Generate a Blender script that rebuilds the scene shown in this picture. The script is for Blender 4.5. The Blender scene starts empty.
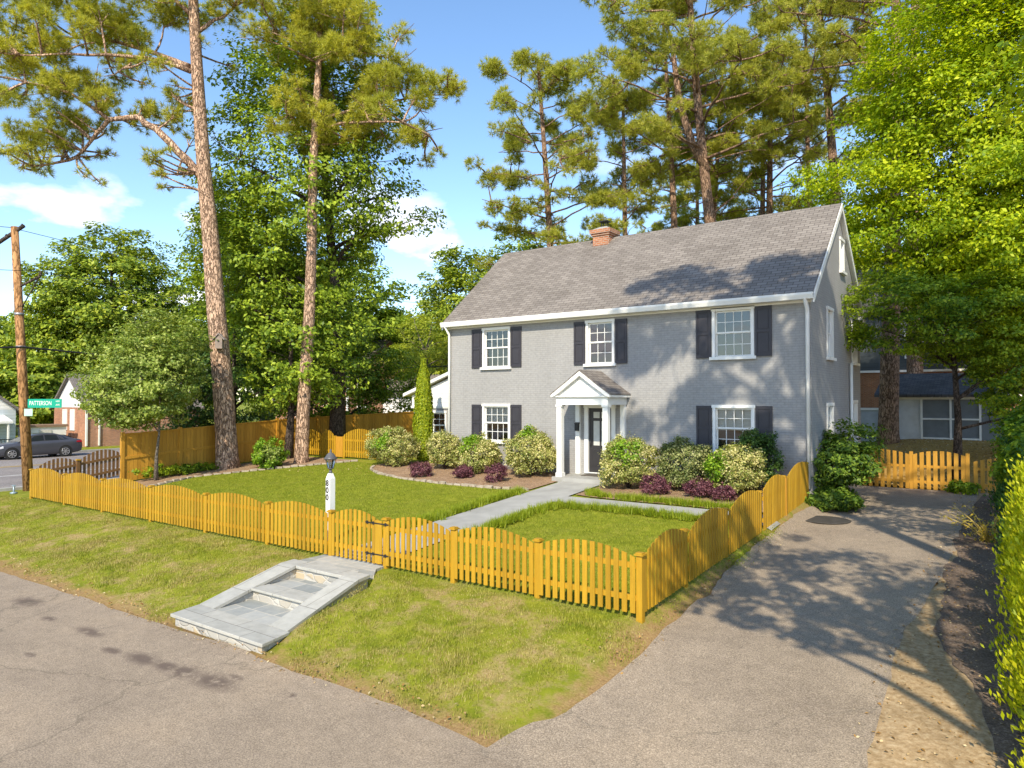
import bpy, bmesh, math, random
import numpy as np
from mathutils import Vector, Matrix
R = math.radians
scene = bpy.context.scene
COL = scene.collection

# ------------------------------------------------------------------ camera, sky, sun, exposure
cam_d = bpy.data.cameras.new('camera'); cam = bpy.data.objects.new('camera', cam_d); COL.objects.link(cam)
cam.location = (0, 0, 3.95); cam.rotation_euler = (R(91.265), 0, R(35.54))
cam_d.sensor_width = 36; cam_d.lens = 702 / 1024 * 36; cam_d.clip_start = .1; cam_d.clip_end = 3000
scene.camera = cam
SUN_EL, SUN_AZ = 40.0, 22.5          # azimuth of the sun from -Y towards +X
w = bpy.data.worlds.new('World'); scene.world = w; w.use_nodes = True
nt = w.node_tree; nt.nodes.clear()
sky = nt.nodes.new('ShaderNodeTexSky'); sky.sky_type = 'NISHITA'; sky.sun_disc = False
sky.sun_elevation = R(SUN_EL); sky.sun_rotation = R(180 - SUN_AZ); sky.air_density = 1.0; sky.dust_density = .3; sky.ozone_density = 1.6
bg = nt.nodes.new('ShaderNodeBackground'); bg.inputs[1].default_value = .15
out = nt.nodes.new('ShaderNodeOutputWorld')
# cumulus clouds: noise on the sky direction, thicker towards the horizon
tc = nt.nodes.new('ShaderNodeTexCoord'); mp = nt.nodes.new('ShaderNodeMapping'); mp.inputs['Scale'].default_value = (1, 1, 1.9)
mp.inputs['Location'].default_value = (.35, .1, .0)
no = nt.nodes.new('ShaderNodeTexNoise'); no.inputs['Scale'].default_value = 5.2; no.inputs['Detail'].default_value = 7; no.inputs['Roughness'].default_value = .52
cr = nt.nodes.new('ShaderNodeValToRGB'); cr.color_ramp.elements[0].position = .52; cr.color_ramp.elements[1].position = .62
sx = nt.nodes.new('ShaderNodeSeparateXYZ')
mr = nt.nodes.new('ShaderNodeMapRange'); mr.inputs['From Min'].default_value = .20; mr.inputs['From Max'].default_value = .34; mr.inputs['To Min'].default_value = 1; mr.inputs['To Max'].default_value = 0
mu = nt.nodes.new('ShaderNodeMath'); mu.operation = 'MULTIPLY'
mx = nt.nodes.new('ShaderNodeMix'); mx.data_type = 'RGBA'; mx.inputs['B'].default_value = (6.6, 6.2, 6.4, 1)
L = nt.links
L.new(tc.outputs['Generated'], mp.inputs[0]); L.new(mp.outputs[0], no.inputs['Vector']); L.new(no.outputs[0], cr.inputs[0])
L.new(tc.outputs['Generated'], sx.inputs[0]); L.new(sx.outputs[2], mr.inputs[0]); L.new(cr.outputs[0], mu.inputs[0]); L.new(mr.outputs[0], mu.inputs[1])
L.new(mu.outputs[0], mx.inputs['Factor']); hs = nt.nodes.new('ShaderNodeHueSaturation'); hs.inputs['Saturation'].default_value = 1.10; L.new(sky.outputs[0], hs.inputs['Color']); L.new(hs.outputs[0], mx.inputs['A']); L.new(mx.outputs['Result'], bg.inputs[0]); L.new(bg.outputs[0], out.inputs[0])
sun_d = bpy.data.lights.new('sun', 'SUN'); sun_d.energy = 3.4; sun_d.angle = R(.5); sun_d.color = (1, .89, .69)
sun = bpy.data.objects.new('sun', sun_d); COL.objects.link(sun)
sv = Vector((math.sin(R(SUN_AZ)) * math.cos(R(SUN_EL)), -math.cos(R(SUN_AZ)) * math.cos(R(SUN_EL)), math.sin(R(SUN_EL))))
sun.rotation_euler = sv.to_track_quat('Z', 'Y').to_euler(); sun.location = (20, -40, 40)
vs = scene.view_settings; vs.view_transform = 'Standard'; vs.look = 'None'; vs.exposure = .88; vs.gamma = 1; vs.use_curve_mapping = False
scene.render.engine = 'CYCLES'
scene.cycles.max_bounces = 6; scene.cycles.diffuse_bounces = 3; scene.cycles.glossy_bounces = 3; scene.cycles.transmission_bounces = 4; scene.cycles.transparent_max_bounces = 8

# ------------------------------------------------------------------ materials
class NM:
    def __init__(s, name):
        s.m = bpy.data.materials.new(name); s.m.use_nodes = True; s.t = s.m.node_tree; s.t.nodes.clear()
        s.out = s.n('ShaderNodeOutputMaterial')
    def n(s, t, **kw):
        x = s.t.nodes.new(t)
        for k, v in kw.items(): setattr(x, k, v)
        return x
    def l(s, a, b): s.t.links.new(a, b)
    def set(s, node, **kw):
        for k, v in kw.items(): node.inputs[k.replace('_', ' ')].default_value = v
        return node
    def coord(s, kind='Object', scale=(1, 1, 1)):
        tc = s.n('ShaderNodeTexCoord'); mp = s.n('ShaderNodeMapping'); mp.inputs['Scale'].default_value = scale
        s.l(tc.outputs[kind], mp.inputs[0]); return mp.outputs[0]
    def world(s, scale=(1, 1, 1)):
        g = s.n('ShaderNodeNewGeometry'); mp = s.n('ShaderNodeMapping'); mp.inputs['Scale'].default_value = scale
        s.l(g.outputs['Position'], mp.inputs[0]); return mp.outputs[0]
    def noise(s, vec, scale, detail=4, rough=.55):
        x = s.set(s.n('ShaderNodeTexNoise'), Scale=scale, Detail=detail, Roughness=rough); s.l(vec, x.inputs['Vector']); return x.outputs[0]
    def ramp(s, fac, stops):
        r = s.n('ShaderNodeValToRGB'); e = r.color_ramp.elements
        while len(e) < len(stops): e.new(.5)
        for el, (p, c) in zip(e, stops): el.position = p; el.color = tuple(c) + (1,) if len(c) == 3 else c
        s.l(fac, r.inputs[0]); return r.outputs[0]
    def fac(s, fac, a, b):
        return s.ramp(fac, [(a, (0, 0, 0)), (b, (1, 1, 1))])
    def mix(s, fac, a, b, mode='MIX'):
        x = s.n('ShaderNodeMix', data_type='RGBA', blend_type=mode)
        for v, k in ((fac, 'Factor'), (a, 'A'), (b, 'B')):
            if hasattr(v, 'links'): s.l(v, x.inputs[k])
            else: x.inputs[k].default_value = (tuple(v) + (1,)) if isinstance(v, tuple) and len(v) == 3 else v
        return x.outputs['Result']
    def mul(s, a, b):
        x = s.n('ShaderNodeMath', operation='MULTIPLY')
        for i, v in enumerate((a, b)):
            if hasattr(v, 'links'): s.l(v, x.inputs[i])
            else: x.inputs[i].default_value = v
        return x.outputs[0]
    def bump(s, h, strength=.3, dist=.02, prev=None):
        b = s.set(s.n('ShaderNodeBump'), Strength=strength, Distance=dist); s.l(h, b.inputs['Height'])
        if prev: s.l(prev, b.inputs['Normal'])
        return b.outputs[0]
    def bsdf(s, col, rough=.7, normal=None, spec=.4, metal=0):
        p = s.n('ShaderNodeBsdfPrincipled')
        if hasattr(col, 'links'): s.l(col, p.inputs['Base Color'])
        else: p.inputs['Base Color'].default_value = tuple(col) + (1,)
        if hasattr(rough, 'links'): s.l(rough, p.inputs['Roughness'])
        else: p.inputs['Roughness'].default_value = rough
        p.inputs['Specular IOR Level'].default_value = spec; p.inputs['Metallic'].default_value = metal
        if normal: s.l(normal, p.inputs['Normal'])
        s.l(p.outputs[0], s.out.inputs[0]); return s.m

def plain(name, col, rough=.6, var=.12, scale=3, spec=.4, metal=0, bump=.0):
    m = NM(name); v = m.coord(); n = m.noise(v, scale, 5)
    lo = tuple(c * (1 - var) for c in col); hi = tuple(min(1, c * (1 + var)) for c in col)
    c = m.ramp(n, [(.3, lo), (.7, hi)])
    nb = m.bump(m.noise(v, 40, 3), bump, .01) if bump else None
    return m.bsdf(c, rough, nb, spec, metal)

def brick_mat(name, a, b, mortar, bw=.21, bh=.073, ms=.012, bumps=.5, weather=.12, rough=.8):
    m = NM(name); uv = m.coord('UV'); br = m.n('ShaderNodeTexBrick'); m.l(uv, br.inputs['Vector'])
    m.set(br, Scale=1.0, Mortar_Size=ms, Mortar_Smooth=.3, Brick_Width=bw, Row_Height=bh, Bias=0.0)
    br.inputs['Color1'].default_value = tuple(a) + (1,); br.inputs['Color2'].default_value = tuple(b) + (1,); br.inputs['Mortar'].default_value = tuple(mortar) + (1,)
    n = m.noise(m.coord('UV', (1.6, .45, 1)), .9, 7, .65); c = m.mix(m.ramp(n, [(.35, (1 - weather,) * 3), (.65, (1, 1, 1))]), (0, 0, 0), br.outputs[0], 'MIX')
    n2 = m.ramp(m.noise(uv, 9, 4), [(.3, (.9, .9, .9)), (.7, (1.06, 1.06, 1.06))]); c = m.mix(1.0, c, n2, 'MULTIPLY')
    inv = m.n('ShaderNodeMath', operation='SUBTRACT'); inv.inputs[0].default_value = 1; m.l(br.outputs[1], inv.inputs[1])
    nb = m.bump(inv.outputs[0], bumps, .012); nb = m.bump(m.noise(uv, 60, 3), .04, .004, nb)
    return m.bsdf(c, rough, nb, .3)

def leaf_mat(name, cols, trans=.35, patch=None, pscale=.6, rough=.5):
    """cols: colours picked at random per leaf; patch: (colour, amount) broad patches of different foliage colour"""
    m = NM(name); g = m.n('ShaderNodeNewGeometry')
    k = len(cols); c = m.ramp(g.outputs['Random Per Island'], [(i / (k - 1) * .94 + .03, cc) for i, cc in enumerate(cols)])
    n = m.noise(m.coord('Object'), pscale, 3)
    if patch: c = m.mix(m.mul(m.fac(n, .45, .62), patch[1]), c, patch[0])
    p = m.n('ShaderNodeBsdfPrincipled'); m.l(c, p.inputs['Base Color']); m.set(p, Roughness=rough); p.inputs['Specular IOR Level'].default_value = .3
    t = m.n('ShaderNodeBsdfTranslucent'); tcol = m.mix(1.0, c, (1.25, 1.2, .55), 'MULTIPLY'); m.l(tcol, t.inputs[0])
    mx = m.n('ShaderNodeMixShader'); mx.inputs[0].default_value = trans
    m.l(p.outputs[0], mx.inputs[1]); m.l(t.outputs[0], mx.inputs[2]); m.l(mx.outputs[0], m.out.inputs[0]); return m.m

def bark_mat(name, a, b, sc=1.0, depth=.05):
    m = NM(name); v = m.coord('Object', (5 * sc, 5 * sc, 1.3 * sc))
    vo = m.n('ShaderNodeTexVoronoi', feature='DISTANCE_TO_EDGE'); m.set(vo, Scale=2.2)
    w_ = m.n('ShaderNodeVectorMath', operation='ADD'); nz = m.n('ShaderNodeTexNoise'); m.set(nz, Scale=3.0, Detail=3); m.l(v, nz.inputs['Vector'])
    m.l(v, w_.inputs[0]); m.l(nz.outputs['Color'], w_.inputs[1]); m.l(w_.outputs[0], vo.inputs['Vector'])
    e = m.fac(vo.outputs['Distance'], .0, .16); n = m.noise(v, 3, 6, .65); n2 = m.noise(m.coord('Object'), .7, 3)
    c = m.ramp(n, [(.25, a), (.75, b)]); c = m.mix(e, tuple(x * .35 for x in a), c)
    c = m.mix(1.0, c, m.ramp(n2, [(.3, (.8, .78, .78)), (.7, (1.1, 1.08, 1.05))]), 'MULTIPLY')
    nb = m.bump(e, .9, depth); nb = m.bump(n, .5, .02, nb); return m.bsdf(c, .9, nb, .15)

def glass_mat(name, tint=(.55, .62, .62), refl=.22):
    m = NM(name); t = m.n('ShaderNodeBsdfTransparent'); t.inputs[0].default_value = tint + (1,)
    g = m.n('ShaderNodeBsdfGlossy'); g.inputs['Roughness'].default_value = .02; g.inputs[0].default_value = (.95, .97, 1, 1)
    fr = m.n('ShaderNodeFresnel'); fr.inputs[0].default_value = 1.5
    ad = m.n('ShaderNodeMath', operation='ADD', use_clamp=True); ad.inputs[1].default_value = refl; m.l(fr.outputs[0], ad.inputs[0])
    nb = m.bump(m.noise(m.coord('Object'), 1.3, 1), .05, .05); m.l(nb, g.inputs['Normal'])
    x = m.n('ShaderNodeMixShader'); m.l(ad.outputs[0], x.inputs[0]); m.l(t.outputs[0], x.inputs[1]); m.l(g.outputs[0], x.inputs[2]); m.l(x.outputs[0], m.out.inputs[0]); return m.m

def ground_mat():
    m = NM('turf_soil'); v = m.world()
    n1 = m.noise(v, 1.4, 6, .7); n2 = m.noise(v, 3.2, 5, .65); n3 = m.noise(v, 30, 4, .7)
    green = m.ramp(n2, [(.3, (.13, .16, .012)), (.55, (.22, .24, .02)), (.75, (.30, .28, .05))])
    tan = m.ramp(n3, [(.3, (.25, .18, .07)), (.7, (.42, .32, .15))])
    sx = m.n('ShaderNodeSeparateXYZ'); m.l(v, sx.inputs[0]); bk = m.n('ShaderNodeMapRange'); m.l(sx.outputs[1], bk.inputs[0]); m.set(bk, From_Min=9.6, From_Max=10.3, To_Min=1, To_Max=.1)
    c = m.mix(m.mul(m.fac(n1, .48, .62), bk.outputs[0]), green, tan)
    # bare earth along the street edge and beside the driveway, wandering with noise
    ad = m.n('ShaderNodeMath', operation='MULTIPLY_ADD'); m.l(n2, ad.inputs[0]); ad.inputs[1].default_value = -1.0; m.l(sx.outputs[1], ad.inputs[2])
    k = m.n('ShaderNodeMapRange'); m.l(ad.outputs[0], k.inputs[0]); m.set(k, From_Min=6.05, From_Max=6.45, To_Min=1, To_Max=0)
    ad2 = m.n('ShaderNodeMath', operation='MULTIPLY_ADD'); m.l(n2, ad2.inputs[0]); ad2.inputs[1].default_value = 1.0; m.l(sx.outputs[0], ad2.inputs[2])
    k2 = m.n('ShaderNodeMapRange'); m.l(ad2.outputs[0], k2.inputs[0]); m.set(k2, From_Min=-4.35, From_Max=-4.0, To_Min=0, To_Max=1)
    mm = m.n('ShaderNodeMath', operation='MAXIMUM'); m.l(k.outputs[0], mm.inputs[0]); m.l(k2.outputs[0], mm.inputs[1])
    soil = m.ramp(n3, [(.3, (.20, .12, .05)), (.7, (.38, .26, .12))])
    c = m.mix(mm.outputs[0], c, soil)
    return m.bsdf(c, .95, m.bump(n3, .6, .03), .1)

def asphalt_mat(name, a, b, stain=True, speck=.5):
    m = NM(name); v = m.world(); f = m.noise(v, 55, 4, .8); mid = m.noise(v, 6, 5, .6); big = m.noise(v, .5, 4, .6)
    c = m.ramp(f, [(.32, tuple(x * (1 - speck) for x in a)), (.5, a), (.7, tuple(min(1, x * (1 + speck)) for x in b))])
    c = m.mix(1.0, c, m.ramp(mid, [(.3, (.88, .87, .86)), (.7, (1.08, 1.07, 1.06))]), 'MULTIPLY')
    c = m.mix(1.0, c, m.ramp(big, [(.3, (.80, .79, .79)), (.5, (.98, .97, .96)), (.68, (1.10, 1.07, 1.03))]), 'MULTIPLY')
    return m, v, c, f

def street_mat():
    m, v, c, f = asphalt_mat('street_pavement', (.305, .248, .188), (.365, .303, .233))
    # dark oil patches worn along one line of the street
    sx = m.n('ShaderNodeSeparateXYZ'); m.l(v, sx.inputs[0])
    tot = None
    for (x, y, rx, ry) in [(-15.70, 5.73, 0.45, 0.20), (-14.18, 5.51, 0.20, 0.10), (-12.82, 5.61, 0.42, 0.13), (-11.58, 5.39, 0.25, 0.10), (-10.85, 5.50, 0.42, 0.16), (-10.23, 5.55, 0.36, 0.14), (-9.84, 5.59, 0.32, 0.20), (-9.15, 5.64, 0.46, 0.20), (-9.03, 5.90, 0.15, 0.06), (-7.89, 5.97, 0.09, 0.06), (-12.43, 4.57, 0.15, 0.06)]:
        d = m.n('ShaderNodeVectorMath', operation='SUBTRACT'); m.l(v, d.inputs[0]); d.inputs[1].default_value = (x, y, 0)
        s_ = m.n('ShaderNodeVectorMath', operation='MULTIPLY'); m.l(d.outputs[0], s_.inputs[0]); s_.inputs[1].default_value = (1 / rx, 1 / ry, 0)
        ln = m.n('ShaderNodeVectorMath', operation='LENGTH'); m.l(s_.outputs[0], ln.inputs[0])
        k = m.n('ShaderNodeMapRange'); m.l(ln.outputs['Value'], k.inputs[0]); m.set(k, From_Min=.45, From_Max=1.35, To_Min=1, To_Max=0)
        if tot is None: tot = k.outputs[0]
        else:
            a = m.n('ShaderNodeMath', operation='MAXIMUM'); m.l(tot, a.inputs[0]); m.l(k.outputs[0], a.inputs[1]); tot = a.outputs[0]
    nz = m.noise(v, 5, 5, .6); tt = m.mul(tot, m.fac(nz, .33, .5))
    c = m.mix(m.mul(tt, .85), c, (.115, .085, .07))
    # hairline cracks
    vo = m.n('ShaderNodeTexVoronoi', feature='DISTANCE_TO_EDGE'); m.set(vo, Scale=.22)
    dv = m.n('ShaderNodeVectorMath', operation='ADD'); nn = m.n('ShaderNodeTexNoise'); m.set(nn, Scale=1.2, Detail=5); m.l(v, nn.inputs['Vector']); m.l(v, dv.inputs[0]); m.l(nn.outputs['Color'], dv.inputs[1]); m.l(dv.outputs[0], vo.inputs['Vector'])
    ck = m.ramp(vo.outputs['Distance'], [(0, (1, 1, 1)), (.006, (0, 0, 0))]); c = m.mix(m.mul(ck, .45), c, (.10, .085, .06))
    return m.bsdf(c, .88, m.bump(f, .5, .008), .25)

def drive_mat():
    m, v, c, f = asphalt_mat('driveway_pavement', (.30, .246, .188), (.375, .315, .246), speck=.55)
    vo = m.n('ShaderNodeTexVoronoi', feature='DISTANCE_TO_EDGE'); m.set(vo, Scale=.3)
    dv = m.n('ShaderNodeVectorMath', operation='ADD'); nn = m.n('ShaderNodeTexNoise'); m.set(nn, Scale=1.0, Detail=5); m.l(v, nn.inputs['Vector']); m.l(v, dv.inputs[0]); m.l(nn.outputs['Color'], dv.inputs[1]); m.l(dv.outputs[0], vo.inputs['Vector'])
    ck = m.ramp(vo.outputs['Distance'], [(0, (1, 1, 1)), (.005, (0, 0, 0))]); c = m.mix(m.mul(ck, .35), c, (.1, .09, .07))
    return m.bsdf(c, .88, m.bump(f, .6, .01), .25)

def soil_mat(name, cols, sc=26, bump=.8):
    m = NM(name); v = m.world(); n = m.noise(v, sc, 6, .7); n2 = m.noise(v, 2.2, 4)
    c = m.ramp(n, [(.25, cols[0]), (.5, cols[1]), (.75, cols[2])]); c = m.mix(1.0, c, m.ramp(n2, [(.3, (.78, .78, .78)), (.7, (1.12, 1.1, 1.08))]), 'MULTIPLY')
    return m.bsdf(c, .95, m.bump(n, bump, .03), .1)

def stain_wood(name, col, dark=.8):
    m = NM(name); v = m.coord('Object', (9, 9, .8)); g = m.n('ShaderNodeNewGeometry')
    n = m.noise(v, 3, 6, .6); c = m.ramp(n, [(.3, tuple(x * dark for x in col)), (.7, tuple(x * 1.06 for x in col))])
    c = m.mix(1.0, c, m.ramp(g.outputs['Random Per Island'], [(0, (.74, .71, .66)), (.25, (.90, .89, .87)), (.6, (1.0, 1.0, 1.0)), (1, (1.1, 1.11, 1.2))]), 'MULTIPLY')
    sx = m.n('ShaderNodeSeparateXYZ'); m.l(m.coord('Object'), sx.inputs[0])
    return m.bsdf(c, .6, m.bump(n, .2, .006), .35)

def flag_mat(name):
    m = NM(name); uv = m.coord('UV'); br = m.n('ShaderNodeTexBrick'); m.l(uv, br.inputs['Vector'])
    m.set(br, Scale=1.0, Mortar_Size=.014, Mortar_Smooth=.2, Brick_Width=.62, Row_Height=.40, Bias=-.1); br.offset = .37; br.squash = .7; br.squash_frequency = 2
    br.inputs['Color1'].default_value = (.27, .285, .275, 1); br.inputs['Color2'].default_value = (.43, .43, .405, 1); br.inputs['Mortar'].default_value = (.50, .47, .41, 1)
    n = m.noise(uv, 6, 6, .65); c = m.mix(1.0, br.outputs[0], m.ramp(n, [(.3, (.85, .86, .88)), (.7, (1.1, 1.09, 1.07))]), 'MULTIPLY')
    return m.bsdf(c, .75, m.bump(n, .15, .01), .3)

def riser_mat(name):
    m = NM(name); uv = m.coord('UV', (3.2, 5.5, 1)); vo = m.n('ShaderNodeTexVoronoi', feature='F1'); m.set(vo, Scale=1.0); m.l(uv, vo.inputs['Vector'])
    ve = m.n('ShaderNodeTexVoronoi', feature='DISTANCE_TO_EDGE'); m.set(ve, Scale=1.0); m.l(uv, ve.inputs['Vector'])
    hs = m.n('ShaderNodeSeparateColor'); m.l(vo.outputs['Color'], hs.inputs[0])
    c = m.ramp(hs.outputs[0], [(.0, (.28, .28, .27)), (.35, (.44, .42, .37)), (.6, (.37, .37, .36)), (.85, (.46, .38, .26)), (1, (.5, .49, .46))])
    e = m.fac(ve.outputs['Distance'], .03, .08); c = m.mix(e, (.46, .44, .40), c)
    return m.bsdf(c, .85, m.bump(e, .6, .02), .2)

def shingle_mat(name, a, b, rh=.145, bw=.30):
    m = NM(name); uv = m.coord('UV'); br = m.n('ShaderNodeTexBrick'); m.l(uv, br.inputs['Vector'])
    m.set(br, Scale=1.0, Mortar_Size=.010, Mortar_Smooth=.35, Brick_Width=bw, Row_Height=rh, Bias=0.0)
    br.inputs['Color1'].default_value = tuple(a) + (1,); br.inputs['Color2'].default_value = tuple(b) + (1,); br.inputs['Mortar'].default_value = tuple(x * .45 for x in a) + (1,)
    n = m.noise(uv, .5, 5, .6); c = m.mix(1.0, br.outputs[0], m.ramp(n, [(.3, (.85, .84, .83)), (.7, (1.12, 1.11, 1.1))]), 'MULTIPLY')
    n2 = m.noise(uv, 60, 3); c = m.mix(1.0, c, m.ramp(n2, [(.3, (.85, .85, .85)), (.7, (1.15, 1.15, 1.15))]), 'MULTIPLY')
    inv = m.n('ShaderNodeMath', operation='SUBTRACT'); inv.inputs[0].default_value = 1; m.l(br.outputs[1], inv.inputs[1])
    return m.bsdf(c, .9, m.bump(inv.outputs[0], .7, .015), .2)

def siding_mat(name, col, rowh=.16):
    m = NM(name); uv = m.coord('UV'); sx = m.n('ShaderNodeSeparateXYZ'); m.l(uv, sx.inputs[0])
    d = m.n('ShaderNodeMath', operation='DIVIDE'); m.l(sx.outputs[1], d.inputs[0]); d.inputs[1].default_value = rowh
    fr = m.n('ShaderNodeMath', operation='FRACT'); m.l(d.outputs[0], fr.inputs[0])
    n = m.noise(uv, 2, 4); c = m.ramp(n, [(.3, tuple(x * .92 for x in col)), (.7, col)])
    c = m.mix(m.ramp(fr.outputs[0], [(0, (1, 1, 1)), (.09, (0, 0, 0))]), c, tuple(x * .45 for x in col))
    return m.bsdf(c, .6, m.bump(fr.outputs[0], .6, -.02), .3)

M = {}
M['ground'] = ground_mat(); M['street'] = street_mat(); M['drive'] = drive_mat()
M['avenue'] = asphalt_mat('avenue_pavement', (.27, .245, .24), (.33, .30, .29))[0]
_m, _v, _c, _f = asphalt_mat('avenue_pavement', (.25, .23, .225), (.31, .28, .27)); M['avenue'] = _m.bsdf(_c, .85, None, .25)
M['white_paint'] = plain('white_trim_paint', (.80, .80, .78), .45, .04, 2)
M['line_white'] = plain('road_marking_white', (.7, .7, .68), .7, .1, 8); M['line_yellow'] = plain('road_marking_yellow', (.62, .40, .06), .7, .12, 8)
M['grey_brick'] = brick_mat('painted_grey_brick', (.335, .33, .33), (.352, .347, .346), (.305, .30, .30), weather=.09, bumps=.32)
M['red_brick'] = brick_mat('orange_red_brick', (.36, .115, .045), (.56, .22, .10), (.48, .40, .33), weather=.25)
M['brown_brick'] = brick_mat('brown_brick', (.30, .115, .045), (.40, .17, .07), (.30, .24, .18), weather=.2)
M['shingle'] = shingle_mat('grey_roof_shingles', (.182, .162, .147), (.25, .226, .206))
M['shingle_dark'] = shingle_mat('dark_roof_shingles', (.07, .068, .07), (.11, .105, .105))
M['shutter'] = plain('charcoal_shutter_paint', (.038, .036, .045), .5, .1, 4)
M['door'] = plain('charcoal_door_paint', (.035, .033, .036), .35, .08, 4)
M['interior'] = plain('room_interior', (.10, .095, .09), .9, .2, 1)
M['blind'] = siding_mat('window_blinds', (.62, .64, .62), .06)
M['curtain'] = plain('pale_curtain', (.55, .55, .52), .9, .1, 5)
M['glass'] = glass_mat('window_glass', (.78, .82, .82), .07)
M['yellow_wood'] = stain_wood('honey_stained_wood', (.455, .26, .014))
M['brown_wood'] = stain_wood('brown_stained_wood', (.52, .265, .03))  # redder brown tone than the honey stain, for board fences and drive gate
M['dark_wood'] = stain_wood('dark_brown_wood', (.17, .09, .035))  # much darker brown base colour, used on the return fence
M['steel_black'] = plain('black_iron', (.02, .02, .022), .45, .2, 6)
M['flag'] = flag_mat('flagstone_paving')
def slab_mat():
    m = NM('bluestone_coping'); uv = m.coord('UV'); br = m.n('ShaderNodeTexBrick'); m.l(uv, br.inputs['Vector']); m.set(br, Scale=1.0, Mortar_Size=.006, Mortar_Smooth=.1, Brick_Width=1.05, Row_Height=.98, Bias=0.0)
    br.inputs['Color1'].default_value = (.37, .37, .345, 1); br.inputs['Color2'].default_value = (.45, .44, .40, 1); br.inputs['Mortar'].default_value = (.16, .15, .13, 1)
    n = m.noise(uv, 3.5, 7, .7); c = m.mix(1.0, br.outputs[0], m.ramp(n, [(.3, (.78, .78, .77)), (.55, (1, 1, 1)), (.75, (1.13, 1.12, 1.09))]), 'MULTIPLY')
    return m.bsdf(c, .75, m.bump(n, .2, .01), .3)
M['slab'] = slab_mat(); M['riser'] = riser_mat('fieldstone_riser')
M['walk'] = plain('bluestone_walk', (.34, .335, .315), .8, .16, 1.6, bump=.15)
M['mulch'] = soil_mat('brown_mulch', [(.12, .075, .045), (.32, .21, .13), (.58, .44, .31)])
M['mulch_dark'] = soil_mat('dark_mulch', [(.06, .044, .034), (.17, .125, .095), (.36, .29, .23)], 34)
M['litter'] = soil_mat('leaf_litter', [(.20, .11, .03), (.42, .25, .07), (.6, .4, .14)], 14)
M['dirt'] = soil_mat('sandy_dirt', [(.20, .135, .065), (.37, .265, .15), (.53, .42, .27)], 15, .5)
M['edge_stone'] = plain('edging_stone', (.38, .32, .25), .9, .25, 6, bump=.3)
M['pine_bark'] = bark_mat('pine_bark', (.48, .30, .20), (.78, .57, .42), 1.0)
M['pine_bark_far'] = bark_mat('pine_bark_far', (.30, .185, .12), (.56, .39, .28), 1.0)
M['dark_bark'] = bark_mat('dark_bark', (.085, .065, .055), (.21, .17, .145), 1.6, .03)
M['grey_bark'] = bark_mat('grey_bark', (.20, .17, .14), (.36, .32, .27), 2.2, .015)
M['pole_wood'] = bark_mat('pole_wood', (.38, .20, .085), (.56, .32, .15), .5, .004)
M['needles'] = leaf_mat('pine_needles_yellow', [(.26, .29, .03), (.52, .52, .06), (.68, .64, .11)], .42, ((.24, .30, .04), .45), .5)  # yellower needle colour of the two lawn pines
M['needles_green'] = leaf_mat('pine_needles_green', [(.18, .23, .03), (.40, .43, .055), (.62, .59, .11)], .42, ((.50, .50, .07), .5), .35)
M['maple'] = leaf_mat('bright_maple_leaves', [(.17, .28, .008), (.42, .53, .012), (.66, .72, .022)], .40, ((.15, .28, .012), .5), .45)
M['oak'] = leaf_mat('dark_oak_leaves', [(.06, .12, .014), (.21, .32, .026), (.48, .58, .06)], .34, ((.36, .47, .03), .45), .28)
M['round'] = leaf_mat('round_tree_leaves', [(.09, .16, .016), (.26, .35, .028), (.48, .54, .06)], .32, ((.14, .22, .02), .45), .25)
M['dogwood'] = leaf_mat('dogwood_leaves', [(.14, .22, .03), (.33, .42, .07), (.56, .62, .20)], .38, ((.08, .15, .03), .5), .8)
M['lime'] = leaf_mat('lime_leaves', [(.22, .29, .02), (.36, .42, .035), (.5, .54, .07)], .4)
M['under'] = leaf_mat('understorey_leaves', [(.05, .12, .012), (.15, .27, .02), (.38, .48, .03)], .42, ((.38, .48, .02), .5), .5)
M['variegated'] = leaf_mat('cream_edged_leaves', [(.13, .19, .03), (.36, .37, .09), (.62, .57, .22), (.74, .67, .34)], .25, ((.18, .25, .035), .45), 1.6)
M['variegated_green'] = leaf_mat('dull_green_leaves', [(.07, .11, .03), (.19, .23, .06), (.36, .38, .14), (.5, .48, .24)], .25, ((.10, .15, .03), .5), 1.6)
M['plain_green'] = leaf_mat('reverted_green_leaves', [(.10, .22, .012), (.20, .36, .02), (.32, .46, .03)], .3)
M['holly'] = leaf_mat('deep_green_leaves', [(.03, .075, .018), (.06, .13, .025), (.12, .20, .035)], .25)
M['purple'] = leaf_mat('plum_leaves', [(.055, .018, .03), (.15, .05, .07), (.30, .13, .15)], .25)
M['arbor'] = leaf_mat('arborvitae_leaves', [(.15, .23, .010), (.32, .40, .016), (.50, .54, .03)], .35)
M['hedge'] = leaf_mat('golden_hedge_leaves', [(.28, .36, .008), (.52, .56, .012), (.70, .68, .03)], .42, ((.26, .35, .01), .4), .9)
M['hedge_dark'] = leaf_mat('dark_hedge_leaves', [(.03, .085, .02), (.06, .15, .025), (.14, .24, .03)], .3)  # dark green leaf colour of the shrubs beyond the golden ones
M['liriope'] = leaf_mat('border_grass_blades', [(.13, .20, .010), (.27, .35, .016), (.42, .46, .04)], .35)
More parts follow.
